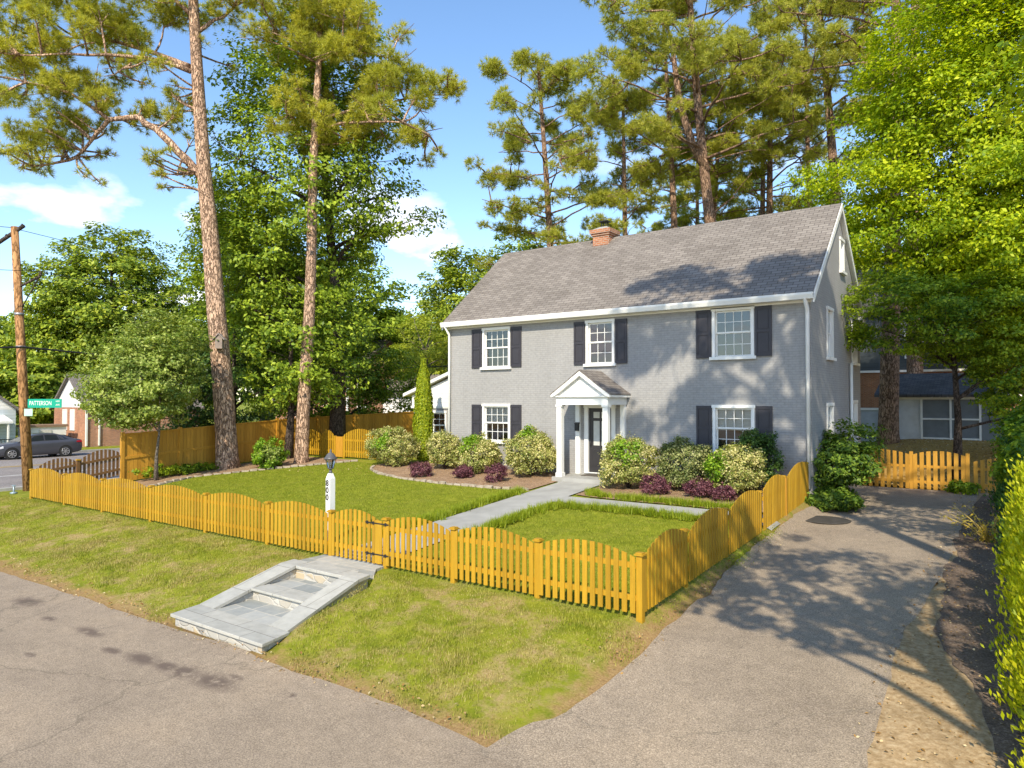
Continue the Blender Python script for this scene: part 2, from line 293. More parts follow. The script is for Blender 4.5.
def grass_mat():
    m = NM('grass_blades'); g = m.n('ShaderNodeNewGeometry'); v = m.world(); sx = m.n('ShaderNodeSeparateXYZ'); m.l(v, sx.inputs[0])
    bank = m.n('ShaderNodeMapRange'); m.l(sx.outputs[1], bank.inputs[0]); m.set(bank, From_Min=9.6, From_Max=10.3, To_Min=.95, To_Max=.08)
    gb_ = m.ramp(g.outputs['Random Per Island'], [(.05, (.15, .19, .012)), (.5, (.27, .30, .022)), (.95, (.40, .40, .055))]); gl_ = m.ramp(g.outputs['Random Per Island'], [(.05, (.14, .19, .010)), (.5, (.26, .315, .020)), (.95, (.38, .41, .04))]); gr = m.mix(bank.outputs[0], gl_, gb_)
    tn = m.ramp(g.outputs['Random Per Island'], [(.05, (.26, .21, .05)), (.5, (.42, .345, .105)), (.95, (.54, .46, .19))])
    dk = m.ramp(g.outputs['Random Per Island'], [(.05, (.07, .12, .008)), (.95, (.18, .25, .014))])
    n1 = m.noise(m.world((.8, 1.3, 1)), 1.5, 7, .72); n2 = m.noise(m.world((1, 1.6, 1)), 3.4, 5, .65)
    c = m.mix(m.mul(m.fac(n2, .52, .66), .75), gr, dk); c = m.mix(m.mul(m.fac(n1, .40, .58), bank.outputs[0]), c, tn)
    p = m.n('ShaderNodeBsdfPrincipled'); m.l(c, p.inputs['Base Color']); m.set(p, Roughness=.6); p.inputs['Specular IOR Level'].default_value = .2
    t = m.n('ShaderNodeBsdfTranslucent'); m.l(c, t.inputs[0]); x = m.n('ShaderNodeMixShader'); x.inputs[0].default_value = .3
    m.l(p.outputs[0], x.inputs[1]); m.l(t.outputs[0], x.inputs[2]); m.l(x.outputs[0], m.out.inputs[0]); return m.m
M['grass'] = grass_mat()
M['bush'] = leaf_mat('bush_leaves', [(.045, .10, .015), (.11, .20, .022), (.26, .36, .04)], .35)
M['twig_yellow'] = leaf_mat('yellowing_leaves', [(.42, .30, .03), (.55, .42, .05), (.6, .5, .12)], .3)
M['dry'] = leaf_mat('fallen_leaf', [(.22, .11, .03), (.4, .24, .08), (.6, .5, .3)], .1)

# ------------------------------------------------------------------ mesh helpers
class MB:
    """collects boxes, bars, tubes, prisms; build() links them as one mesh object with box-projected UVs in metres"""
    def __init__(s): s.v = []; s.f = []; s.mi = []; s.uv = {}; s.sm = []
    def face(s, idx, mi=0, uv=None, sm=False):
        if uv: s.uv[len(s.f)] = uv
        s.f.append(tuple(idx)); s.mi.append(mi); s.sm.append(sm)
    def poly(s, pts, mi=0, uv=None, sm=False):
        b = len(s.v); s.v += [tuple(p) for p in pts]; s.face(range(b, b + len(pts)), mi, uv, sm)
    def box(s, x0, x1, y0, y1, z0, z1, mi=0):
        b = len(s.v); s.v += [(x, y, z) for z in (z0, z1) for y in (y0, y1) for x in (x0, x1)]
        for q in ((0, 2, 3, 1), (4, 5, 7, 6), (0, 1, 5, 4), (2, 6, 7, 3), (0, 4, 6, 2), (1, 3, 7, 5)): s.face([b + i for i in q], mi)
        return s
    def hexa(s, bot, top, mi=0):
        """any prism between two polygons of the same size"""
        n = len(bot); b = len(s.v); s.v += [tuple(p) for p in bot] + [tuple(p) for p in top]
        s.face([b + i for i in range(n)][::-1], mi); s.face([b + n + i for i in range(n)], mi)
        for i in range(n):
            j = (i + 1) % n; s.face((b + i, b + j, b + n + j, b + n + i), mi)
        return s
    def prism_y(s, xz, y0, y1, mi=0): return s.hexa([(x, y0, z) for x, z in xz], [(x, y1, z) for x, z in xz], mi)
    def prism_x(s, yz, x0, x1, mi=0): return s.hexa([(x0, y, z) for y, z in yz], [(x1, y, z) for y, z in yz], mi)
    def prism_z(s, xy, z0, z1, mi=0): return s.hexa([(x, y, z0) for x, y in xy], [(x, y, z1) for x, y in xy], mi)
    def tube(s, pts, rad, n=8, mi=0, cap=True, sm=True):
        pts = [Vector(p) for p in pts]; rad = rad if hasattr(rad, '__len__') else [rad] * len(pts)
        ref = None; rings = []
        for i, p in enumerate(pts):
            d = (pts[min(i + 1, len(pts) - 1)] - pts[max(i - 1, 0)])
            d = d.normalized() if d.length > 1e-9 else Vector((0, 0, 1))
            if ref is None: ref = Vector((1, 0, 0)) if abs(d.x) < .8 else Vector((0, 1, 0))
            u = (ref - d * ref.dot(d)).normalized(); ref = u; vv = d.cross(u)
            b = len(s.v)
            for k in range(n):
                a = 2 * math.pi * k / n; q = p + (u * math.cos(a) + vv * math.sin(a)) * rad[i]; s.v.append(tuple(q))
            rings.append(b)
        for a, b in zip(rings, rings[1:]):
            for k in range(n): s.face((a + k, a + (k + 1) % n, b + (k + 1) % n, b + k), mi, None, sm)
        if cap:
            s.face([rings[0] + k for k in range(n)][::-1], mi); s.face([rings[-1] + k for k in range(n)], mi)
        return s
    def lathe(s, c, prof, n=16, mi=0, sm=True):
        rings = []
        for r, z in prof:
            b = len(s.v); rings.append(b)
            for k in range(n):
                a = 2 * math.pi * k / n; s.v.append((c[0] + r * math.cos(a), c[1] + r * math.sin(a), c[2] + z))
        for a, b in zip(rings, rings[1:]):
            for k in range(n): s.face((a + k, a + (k + 1) % n, b + (k + 1) % n, b + k), mi, None, sm)
        s.face([rings[0] + k for k in range(n)][::-1], mi); s.face([rings[-1] + k for k in range(n)], mi); return s
    def rot(s, start, mat):
        for i in range(start, len(s.v)): s.v[i] = tuple(mat @ Vector(s.v[i]))
    def build(s, name, mats, parent=None, bevel=0):
        me = bpy.data.meshes.new(name)
        off = Vector((0, 0, 0)); p = parent
        while p is not None: off += p.location; p = p.parent
        me.from_pydata([(v[0] - off.x, v[1] - off.y, v[2] - off.z) for v in s.v], [], s.f)
        mats = mats if isinstance(mats, (list, tuple)) else [mats]
        for m in mats: me.materials.append(m)
        me.polygons.foreach_set('material_index', s.mi); me.polygons.foreach_set('use_smooth', s.sm)
        uvl = me.uv_layers.new(name='uv'); data = uvl.data
        for pi, pl in enumerate(me.polygons):
            if pi in s.uv:
                for k, li in enumerate(pl.loop_indices): data[li].uv = s.uv[pi][k]
                continue
            n = pl.normal; ax = max(range(3), key=lambda i: abs(n[i]))
            for li, vi in zip(pl.loop_indices, pl.vertices):
                x, y, z = s.v[vi]; data[li].uv = (y, z) if ax == 0 else (x, z) if ax == 1 else (x, y)
        o = bpy.data.objects.new(name, me); COL.objects.link(o)
        if parent: o.parent = parent
        if bevel:
            b = o.modifiers.new('bevel', 'BEVEL'); b.width = bevel; b.segments = 2; b.limit_method = 'ANGLE'
        return o

def thing(name, label, cat, loc=(0, 0, 0), group=None):
    o = bpy.data.objects.new(name, None); COL.objects.link(o); o.location = loc; o.empty_display_size = .3
    tag(o, label, cat, group); return o
def tag(o, label, cat, group=None, kind=None):
    if label: o['label'] = label
    if cat: o['category'] = cat
    if group: o['group'] = group
    if kind: o['kind'] = kind
    return o
def struct(o): o['kind'] = 'structure'; return o

def np_mesh(name, V, F, mat, parent=None, smooth=False, mi=None):
    """fast mesh from arrays, F is (n,3) or (n,4)"""
    me = bpy.data.meshes.new(name); V = np.asarray(V, np.float32).copy(); F = np.asarray(F, np.int32)
    p = parent; off = np.zeros(3, np.float32)
    while p is not None: off += np.array(p.location, np.float32); p = p.parent
    V -= off
    me.vertices.add(len(V)); me.vertices.foreach_set('co', V.ravel())
    k = F.shape[1]; me.loops.add(F.size); me.loops.foreach_set('vertex_index', F.ravel())
    me.polygons.add(len(F)); me.polygons.foreach_set('loop_start', np.arange(0, F.size, k, dtype=np.int32)); me.polygons.foreach_set('loop_total', np.full(len(F), k, np.int32))
    for m in (mat if isinstance(mat, (list, tuple)) else [mat]): me.materials.append(m)
    if mi is not None: me.polygons.foreach_set('material_index', np.asarray(mi, np.int32))
    me.update(calc_edges=True)
    if smooth: me.polygons.foreach_set('use_smooth', np.ones(len(F), bool))
    o = bpy.data.objects.new(name, me); COL.objects.link(o)
    if parent: o.parent = parent
    return o

def unit(a): return a / (np.linalg.norm(a, axis=-1, keepdims=True) + 1e-9)

def leaf_quads(C, N, size, rng, aspect=.55):
    """rhombus leaves at centres C facing N"""
    n = len(C); r = rng.normal(size=(n, 3)); T = unit(np.cross(N, r)); B = np.cross(N, T)
    s = (size * rng.uniform(.5, 1.4, n))[:, None]
    fold = N * s * .12
    V = np.stack([C - T * s * .5, C + B * s * aspect * .5 + fold, C + T * s * .5, C - B * s * aspect * .5 + fold], 1).reshape(-1, 3)
    return V, np.arange(4 * n, dtype=np.int32).reshape(n, 4)

def needle_tris(C, A, per, ln, wd, rng, spread=.75):
    n = len(C) * per; c = np.repeat(C, per, 0); a = np.repeat(A, per, 0)
    d = unit(a * .75 + rng.normal(size=(n, 3)) * spread); l = (ln * rng.uniform(.7, 1.15, n))[:, None]
    s = unit(np.cross(d, rng.normal(size=(n, 3)))) * wd * .5
    b = c + d * l * .06
    V = np.stack([b - s, b + s, b + d * l], 1).reshape(-1, 3)
    return V, np.arange(3 * n, dtype=np.int32).reshape(n, 3)

def bez(a, b, c, n):
    return [a * (1 - t) ** 2 + b * 2 * t * (1 - t) + c * t * t for t in [i / n for i in range(n + 1)]]

# ------------------------------------------------------------------ terrain
def sm(a, b, x):
    t = np.clip((np.asarray(x, float) - a) / (b - a), 0, 1); return t * t * (3 - 2 * t)
LY = [-400, 6.35, 6.6, 9.2, 10, 21, 30, 45, 120, 600]; LZ = [0, 0, .05, .52, .6, 1.38, 1.6, 1.9, 2.5, 4]
DY = [-400, 6.4, 8.4, 10, 14, 18, 26, 30, 38, 60, 600]; DZ = [0, 0, .22, .42, .62, .8, 1.0, 1.35, 1.95, 2.2, 4]
def gz(x, y):
    x = np.asarray(x, float); y = np.asarray(y, float)
    a = np.interp(y, LY, LZ); b = np.interp(y, DY, DZ)
    t = sm(-4.95, -4.25, x); z = a * (1 - t) + b * t
    s = .42 * sm(-20, -32, x)
    z = np.where(y < 6.6, np.maximum(z, s), np.maximum(z, np.minimum(s, z + 1)))
    left = .42 + .004 * np.clip(-x - 50, 0, 200); u = sm(-27.7, -31.4, x)
    return z * (1 - u) + left * u
def g1(x, y): return float(gz(x, y))

def axis(*segs):
    o = []
    for a, b, s in segs: o += list(np.arange(a, b, s))
    return np.array(o + [segs[-1][1]])
def grid_mesh(name, xs, ys, zf, mat):
    X, Y = np.meshgrid(xs, ys); Z = zf(X, Y); V = np.stack([X, Y, Z], -1).reshape(-1, 3); nx = len(xs)
    i, j = np.meshgrid(np.arange(nx - 1), np.arange(len(ys) - 1)); b = (j * nx + i).ravel()
    return np_mesh(name, V, np.stack([b, b + 1, b + nx + 1, b + nx], 1), mat, None, True)
xs = axis((-700, -120, 40), (-120, -56, 4), (-56, -30, .6), (-30, 3, .22), (3, 20, 1.5), (20, 120, 12), (120, 700, 60))
ys = axis((-300, -30, 30), (-30, 4, 2), (4, 24, .2), (24, 60, .8), (60, 140, 8), (140, 900, 60))
def lumps(x, y): return .018 * np.sin(x * 2.1 + .7 * y) * np.sin(y * 2.7 - .4 * x) + .012 * np.sin(5.1 * x + 2) * np.sin(4.3 * y)
def gground(X, Y):
    z = gz(X, Y) - .03
    z = z + .13 * np.exp(-((X + 9.35 + .12 * (Y - 6.7)) / .55) ** 2) * sm(6.9, 7.6, Y) * sm(9.9, 9.2, Y) + .10 * np.exp(-((X + 12.4) / .5) ** 2) * sm(6.9, 7.6, Y) * sm(9.9, 9.2, Y)
    z = z - np.where((X > -12.0) & (X < -9.75) & (Y > 6.75) & (Y < 9.25), .36, 0)
    return z + np.where((Y > 6.8) & (Y < 16) & (X < -4.8) & (X > -30), lumps(X, Y), 0)
struct(grid_mesh('ground', xs, ys, gground, M['ground']))

def strip(name, la, lb, mat, off=.004, nu=6, step=.3, kind='structure', zf=None, jag=(0, 0), seed=1):
    """sheet lofted between two polylines that follows the ground"""
    rg = np.random.default_rng(seed)
    def res(l, n):
        l = np.array(l, float); d = np.r_[0, np.cumsum(np.linalg.norm(np.diff(l, axis=0), axis=1))]; t = np.linspace(0, d[-1], n)
        return np.stack([np.interp(t, d, l[:, 0]), np.interp(t, d, l[:, 1])], 1), d[-1]
    n = max(3, int(max(res(la, 2)[1], res(lb, 2)[1]) / step) + 1); A = res(la, n)[0]; B = res(lb, n)[0]
    def wob(k, amp):
        return amp * (np.interp(np.arange(n), np.arange(0, n + 3, 3), rg.normal(size=len(np.arange(0, n + 3, 3)))) * .7 + rg.normal(size=n) * .3)
    D = unit(B - A); A = A + D * wob(0, jag[0])[:, None]; B = B + D * wob(1, jag[1])[:, None]
    t = np.linspace(0, 1, nu + 1)[None, :, None]; P = A[:, None] * (1 - t) + B[:, None] * t
    Z = (zf or gz)(P[..., 0], P[..., 1]) + off; V = np.concatenate([P, Z[..., None]], -1).reshape(-1, 3); m = nu + 1
    i, j = np.meshgrid(np.arange(nu), np.arange(n - 1)); b = (j * m + i).ravel(); F = np.stack([b, b + m, b + m + 1, b + 1], 1)
    o = np_mesh(name, V, F, mat, None, True)
    # make sure it faces up
    if o.data.polygons[0].normal.z < 0: o.data.flip_normals()
    if kind: o['kind'] = kind
    return o

strip('street', [(-34, -40), (-31.6, 6.2)] and [(-32, 6.42), (-18.9, 6.36), (-9.5, 6.55), (-4.8, 6.4), (1, 6.4), (60, 6.4)], [(-32, -40), (-18.9, -40), (-9.5, -40), (-4.8, -40), (1, -40), (60, -40)], M['street'], .004, 60, .3, jag=(.04, 0), seed=2)
strip('driveway', [(-5.0, 6.2), (-4.5, 7.3), (-4.36, 8.4), (-4.34, 10.1), (-4.52, 13.9), (-4.58, 17.6), (-4.55, 26.3)], [(-.7, 6.2), (-1.2, 7.3), (-1.32, 8.4), (-1.36, 11.8), (-1.25, 13.4), (-1.1, 15.5), (-1.0, 18.8), (-.9, 26.3)], M['drive'], .008, 14, .22, jag=(.035, .03), seed=3)
strip('dirt_strip', [(-1.9, 6.44), (-1.75, 8), (-1.6, 12.2), (-1.3, 14), (-1.15, 18), (-1.0, 27)], [(2.5, 6.44), (2.5, 8), (2.5, 12.2), (2.5, 14), (2.5, 18), (2.5, 27)], M['dirt'], .005, 10, .25, jag=(.10, 0), seed=4)
strip('mulch_bed', [(.2, 7.2), (-.30, 9.5), (-.88, 11.8), (-1.08, 13.6), (-1.05, 18), (-.85, 26)], [(3, 7.2), (3, 9.5), (3, 12), (3, 15), (3, 19), (3, 26)], M['mulch_dark'], .016, 8, .25, jag=(.09, 0), seed=5)
struct(strip('leaf_litter', [(-4.5, 26.6), (-4.5, 33), (-5.4, 40), (-6, 48)], [(6, 26.6), (6, 33), (6, 40), (6, 48)], M['litter'], .004, 10, .8))
strip('cross_street', [(-32.2, -60), (-32.2, 140)], [(-50.6, -60), (-50.6, 140)], M['avenue'], .010, 8, 1.0)
strip('lane_line', [(-37.6, -60), (-37.6, 140)], [(-37.75, -60), (-37.75, 140)], M['line_white'], .018, 1, 1.0)
strip('centre_line', [(-42.5, -60), (-42.5, 140)], [(-42.62, -60), (-42.62, 140)], M['line_yellow'], .018, 1, 1.0)
strip('centre_line', [(-42.85, -60), (-42.85, 140)], [(-42.97, -60), (-42.97, 140)], M['line_yellow'], .018, 1, 1.0)
k = MB(); k.box(-32.2, -31.9, 7, 140, .3, .5); k.box(-50.9, -50.6, -60, 140, .3, .56); struct(k.build('kerb', M['walk']))
strip('front_walk', [(-12.0, 10.15), (-12.0, 19.55)], [(-10.55, 10.15), (-10.55, 19.55)], M['walk'], .012, 6, .3)
strip('side_walk', [(-10.56, 16.75), (-4.6, 16.75)], [(-10.56, 17.55), (-4.6, 17.55)], M['walk'], .012, 4, .3)
strip('flower_bed', [(-10.5, 17.9), (-9.9, 17.75), (-4.75, 17.75)], [(-10.4, 20.99), (-9.9, 20.99), (-4.75, 20.99)], M['mulch'], .006, 8, .25, jag=(.03, 0))
BEDL = [(-21.0, 19.9), (-20.4, 19.1), (-19.4, 18.5), (-17.6, 18.0), (-15.7, 17.8), (-13.8, 17.8), (-12.2, 18.0)]
strip('flower_bed', BEDL, [(-21, 21.2), (-20.5, 21.2), (-19.4, 21.2), (-17.6, 20.99), (-15.7, 20.99), (-13.8, 20.99), (-12.1, 20.99)], M['mulch'], .006, 8, .25)
BEDF = [(-25.3, 12.4), (-25.5, 13.4), (-25.9, 15.0), (-25.2, 16.6), (-24.4, 18.0), (-23.6, 19.3), (-22.8, 20.6)]
strip('flower_bed', BEDF, [(-27.2, 12.4), (-27.2, 13.4), (-27.2, 15), (-27.2, 16.6), (-27.2, 18), (-27.2, 19.3), (-27.2, 20.6)], M['mulch'], .006, 8, .25)

def edging(label, line, seed):
    rg = random.Random(seed); mb = MB(); L_ = [Vector((a, b, 0)) for a, b in line]
    for a, b in zip(L_, L_[1:]):
        d = b - a; n = max(1, int(d.length / .3)); ang = math.atan2(d.y, d.x)
        for i in range(n):
            p = a + d * ((i + .5) / n); s0 = len(mb.v); h = rg.uniform(.025, .055)
            mb.box(-.13, .13, -.05, .05, -.03, h)
            for q in range(s0 + 4, s0 + 8): mb.v[q] = tuple(Vector(mb.v[q]) + Vector((rg.uniform(-.03, .03), rg.uniform(-.02, .02), rg.uniform(-.015, .015))))
            mb.rot(s0, Matrix.Translation((p.x, p.y, g1(p.x, p.y))) @ Matrix.Rotation(ang + rg.uniform(-.1, .1), 4, 'Z'))
    return tag(mb.build('stone_edging', M['edge_stone']), label, 'edging')
edging('low row of pale edging stones in front of the shrubs left of the porch', BEDL, 1)
edging('curved row of pale edging stones around the bed of the two tall pines', BEDF, 2)

# ------------------------------------------------------------------ grass and border grass
def blades(name, P, h, wd, mat, seed, lean=.45, ang=None):
    rg = np.random.default_rng(seed); n = len(P); a = rg.uniform(0, 2 * np.pi, n) if ang is None else ang
    hh = (h * rg.uniform(.55, 1.25, n))[:, None]; d = np.stack([np.cos(a), np.sin(a), np.zeros(n)], 1); s = np.stack([-np.sin(a), np.cos(a), np.zeros(n)], 1) * wd * .5
    ln = (rg.uniform(.1, 1, n) * lean)[:, None]
    tip = P + np.array([0, 0, 1]) * hh * np.sqrt(np.clip(1 - ln ** 2, .2, 1)) + d * hh * ln
    V = np.stack([P - s, P + s, tip], 1).reshape(-1, 3)
    return np_mesh(name, V, np.arange(3 * n, dtype=np.int32).reshape(n, 3), mat)
rng = np.random.default_rng(7)
def vnoise(x, y, sc, seed):
    r = np.random.default_rng(seed); T = r.random((64, 64)); u = x * sc; v = y * sc; i = np.floor(u).astype(int); j = np.floor(v).astype(int); fu = u - i; fv = v - j
    fu = fu * fu * (3 - 2 * fu); fv = fv * fv * (3 - 2 * fv); g = lambda a, b: T[a % 64, b % 64]
    return g(i, j) * (1 - fu) * (1 - fv) + g(i + 1, j) * fu * (1 - fv) + g(i, j + 1) * (1 - fu) * fv + g(i + 1, j + 1) * fu * fv
def scatter(x0, x1, y0, y1, dens):
    n = int((x1 - x0) * (y1 - y0) * dens); return rng.uniform(x0, x1, n), rng.uniform(y0, y1, n)
pts = []
x, y = scatter(-30.5, -4.3, 6.45, 9.95, 2600); pts.append((x, y))
x, y = scatter(-27, -4.9, 9.95, 20.5, 1300); pts.append((x, y))
x, y = scatter(-4.75, -4.3, 9.9, 18, 500); pts.append((x, y))
x = np.concatenate([p[0] for p in pts]); y = np.concatenate([p[1] for p in pts])
nz = vnoise(x, y, 1.1, 1) * .45 + vnoise(x, y, 3.7, 2) * .55
keep = np.ones(len(x), bool)
keep &= ~((x > -12.25) & (x < -9.3 - (y - 6.6) * .2) & (y < 10.1) & (y > 6.5))           # steps
keep &= ~((x > -12.05) & (x < -10.5) & (y > 9.9)); keep &= ~((x > -10.6) & (y > 16.7))     # walks, beds
bl = np.interp(x, [p[0] for p in BEDL], [p[1] for p in BEDL]); keep &= ~((x > -20.9) & (x < -12) & (y > bl - .05))
bf = np.interp(y, [p[1] for p in BEDF], [p[0] for p in BEDF]); keep &= ~((y > 12.4) & (x < bf + .1)); keep &= ~((x < -20.9) & (y > 20.4))
edge = (y - 6.4) + (vnoise(x, y, 1.5, 5) - .5) * .9; keep &= edge > .22
dens = np.where(y < 9.95, np.clip(1.5 - 1.7 * nz, .22, 1), 1.0); dens = dens * np.clip(edge / .9, .15, 1)
e2 = np.where(y < 9.95, -4.75 - .045 * np.maximum(9.9 - y, 0) - x + (vnoise(x, y, 1.3, 9) - .5) * 1.4, 1); dens = dens * np.clip(e2 / .35 + .6, .0, 1)
keep &= rng.random(len(x)) < dens
x = x[keep]; y = y[keep]; zz = gground(x, y); P = np.stack([x, y, zz], 1)
hh = np.where(y < 9.95, .025 + .06 * vnoise(x, y, 1.7, 3) ** 1.5, .038)
tag(blades('grass', P, hh, .011, M['grass'], 11, .8), None, None, None, 'stuff')

def border(name, line, width, dens, h, seed, skip=None):
    rg = np.random.default_rng(seed); l = np.array(line, float); d = np.r_[0, np.cumsum(np.linalg.norm(np.diff(l, axis=0), axis=1))]
    nc = int(d[-1] * dens); t = rg.uniform(0, d[-1], nc); cx = np.interp(t, d, l[:, 0]) + rg.normal(size=nc) * width * .35; cy = np.interp(t, d, l[:, 1]) + rg.normal(size=nc) * width * .35
    if skip: m = ~((t > skip[0]) & (t < skip[1])); cx, cy = cx[m], cy[m]
    k = 34; X = np.repeat(cx, k) + rg.normal(size=len(cx) * k) * .045; Y = np.repeat(cy, k) + rg.normal(size=len(cx) * k) * .045
    a = rg.uniform(0, 2 * np.pi, len(X)); hh = h * np.repeat(rg.uniform(.75, 1.2, len(cx)), k)
    o = blades(name, np.stack([X, Y, gz(X, Y)], 1), hh, .016, M['liriope'], seed, .95, a); return tag(o, None, None, None, 'stuff')
border('border_grass', [(-12.25, 11.9), (-12.25, 17.6)], .30, 44, .20, 1)
border('border_grass', [(-10.3, 12.2), (-10.3, 16.0), (-10.0, 16.4), (-8.5, 16.45), (-5.0, 16.45)], .28, 42, .19, 2)
border('border_grass', [(-10.3, 18.5), (-9.9, 17.95), (-8.5, 17.9), (-5.2, 17.95)], .24, 40, .18, 3, (1.15, 1.4))
def weeds(name, line, width, n, seed):
    rg = np.random.default_rng(seed); l = np.array(line); t = rg.random(n); d = np.linspace(0, 1, len(l)); X = np.interp(t, d, l[:, 0]) + rg.normal(size=n) * width; Y = np.interp(t, d, l[:, 1]) + rg.normal(size=n) * width
    return tag(blades(name, np.stack([X, Y, gz(X, Y)], 1), .05, .012, M['liriope'], seed, .9), None, None, None, 'stuff')
weeds('weeds', [(-4.5, 13.5), (-4.55, 15), (-4.55, 17.3)], .07, 1800, 5)
def litter(name, x0, x1, y0, y1, n, seed, size=.05):
    rg = np.random.default_rng(seed); X = rg.uniform(x0, x1, n); Y = rg.uniform(y0, y1, n); N = unit(rg.normal(size=(n, 3)) * .35 + np.array([0, 0, 1.]))
    V, F = leaf_quads(np.stack([X, Y, gz(X, Y) + .022], 1), N, np.full(n, size), rg, .6)
    return tag(np_mesh(name, V, F, M['dry']), None, None, None, 'stuff')
litter('fallen_leaves', -1.5, .3, 7, 26, 1500, 1, .042); litter('fallen_leaves', -20, -5.5, 6.35, 6.9, 500, 2, .045); litter('fallen_leaves', -5.2, -4.2, 8.5, 18, 250, 3, .045)
litter('fallen_leaves', -4.5, 3, 26.6, 42, 2600, 4, .09); litter('fallen_leaves', -27, -12.5, 17.4, 21, 700, 5, .05); litter('fallen_leaves', -10, -5, 18, 21, 500, 6, .05)

# ------------------------------------------------------------------ house
HX0, HX1, HY0, HY1 = -18.03, -4.62, 21.0, 28.7; EZ = 7.0; RZ = 10.2; HYM = (HY0 + HY1) / 2; GB = 1.0; FL = 1.45
house = thing('house', 'two-storey grey painted brick house with black shutters and white porch', 'house', (HX0, HY0, 1.3))

def wall_open(mb, plane, c, u0, u1, v0, v1, ops, depth=.14, flip=1):
    """wall sheet in plane 'y' (y=c) or 'x' (x=c) with rectangular openings and their reveals; depth goes inwards"""
    us = sorted({u0, u1, *[o[0] for o in ops], *[o[1] for o in ops]}); vs_ = sorted({v0, v1, *[o[2] for o in ops], *[o[3] for o in ops]})
    P = (lambda u, v, d=0: (u, c + d, v)) if plane == 'y' else (lambda u, v, d=0: (c - d, u, v))
    for a, b in zip(us, us[1:]):
        for e, f in zip(vs_, vs_[1:]):
            if any(o[0] <= a and b <= o[1] and o[2] <= e and f <= o[3] for o in ops): continue
            q = [P(a, e), P(b, e), P(b, f), P(a, f)]; mb.poly(q, 0, [(a, e), (b, e), (b, f), (a, f)])
    for (a, b, e, f) in ops:
        for (p, q) in (((a, e), (b, e)), ((b, e), (b, f)), ((b, f), (a, f)), ((a, f), (a, e))):
            mb.poly([P(*p), P(*q), P(*q, depth), P(*p, depth)])

# (x0, x1, z0, z1) openings, cols, rows per sash
FW = [(-7.45, -6.23, 5.24, 6.70, 4), (-7.45, -6.23, 2.40, 3.76, 4), (-16.34, -15.10, 5.16, 6.62, 4), (-16.34, -15.10, 2.40, 3.76, 4), (-11.86, -10.82, 5.16, 6.62, 3)]
GW = [(23.0, 23.86, 5.25, 6.78, 3), (27.05, 28.0, 5.25, 6.88, 3), (22.9, 23.76, 2.5, 3.82, 3), (27.0, 27.9, 2.4, 3.9, 3), (25.1, 25.75, 8.22, 9.3, 2)]
wl = MB()
wall_open(wl, 'y', HY0, HX0, HX1, GB, EZ, [o[:4] for o in FW] + [(-11.86, -10.86, FL, 3.66)])
wall_open(wl, 'x', HX1, HY0, HY1, GB, EZ, [o[:4] for o in GW if o[3] < 7])
ap = GW[4]   # gable triangle above the eaves with the attic window cut out
def gz_(y): return EZ + (RZ - EZ) * (1 - abs(y - HYM) / (HYM - HY0))
def gp(pts): wl.poly([(HX1, a, b) for a, b in pts], 0, [(a, b) for a, b in pts])
gp([(HY0, EZ), (ap[0], EZ), (ap[0], gz_(HY0 + ap[0] - HY0)), (HYM, RZ)] if ap[0] > HYM else [(HY0, EZ), (HYM, EZ), (HYM, RZ)])
gp([(ap[0], EZ), (HYM, EZ) if False else (ap[1], EZ), (ap[1], ap[2]), (ap[0], ap[2])]); gp([(ap[0], ap[3]), (ap[1], ap[3]), (ap[1], gz_(ap[1])), (ap[0], gz_(ap[0]))] if gz_(ap[1]) > ap[3] else [(ap[0], ap[3]), (ap[1], ap[3]), (ap[0], gz_(ap[0]))])
gp([(ap[1], EZ), (HY1, EZ), (ap[1], gz_(ap[1]))])
for (p, q) in (((ap[0], ap[2]), (ap[1], ap[2])), ((ap[1], ap[2]), (ap[1], ap[3])), ((ap[1], ap[3]), (ap[0], ap[3])), ((ap[0], ap[3]), (ap[0], ap[2]))):
    wl.poly([(HX1, *p), (HX1, *q), (HX1 - .14, *q), (HX1 - .14, *p)])
wl.poly([(HX1, HY1, GB), (HX0, HY1, GB), (HX0, HY1, EZ), (HX1, HY1, EZ)]); wl.poly([(HX0, HY1, GB), (HX0, HY0, GB), (HX0, HY0, EZ), (HX0, HYM, RZ), (HX0, HY1, EZ)])
wl.build('wall', M['grey_brick'], house)
fi = MB(); fi.box(HX0 + .5, HX1 - .5, HY0 + 1.6, HY0 + 1.65, GB, EZ); fi.box(HX0 + .3, HX1 - .3, HY0 + .3, HY1 - .3, 4.4, 4.45); fi.box(HX0 + .3, HX1 - .3, HY0 + .3, HY1 - .3, 1.40, 1.44); fi.box(HX1 - 1.7, HX1 - 1.65, HY0 + 1.66, HY1 - .3, GB, EZ); fi.box(HX0 + .3, HX1 - .3, HY0 + .3, HY1 - .3, 6.98, 7.0)
fi.build('room', M['interior'], house)

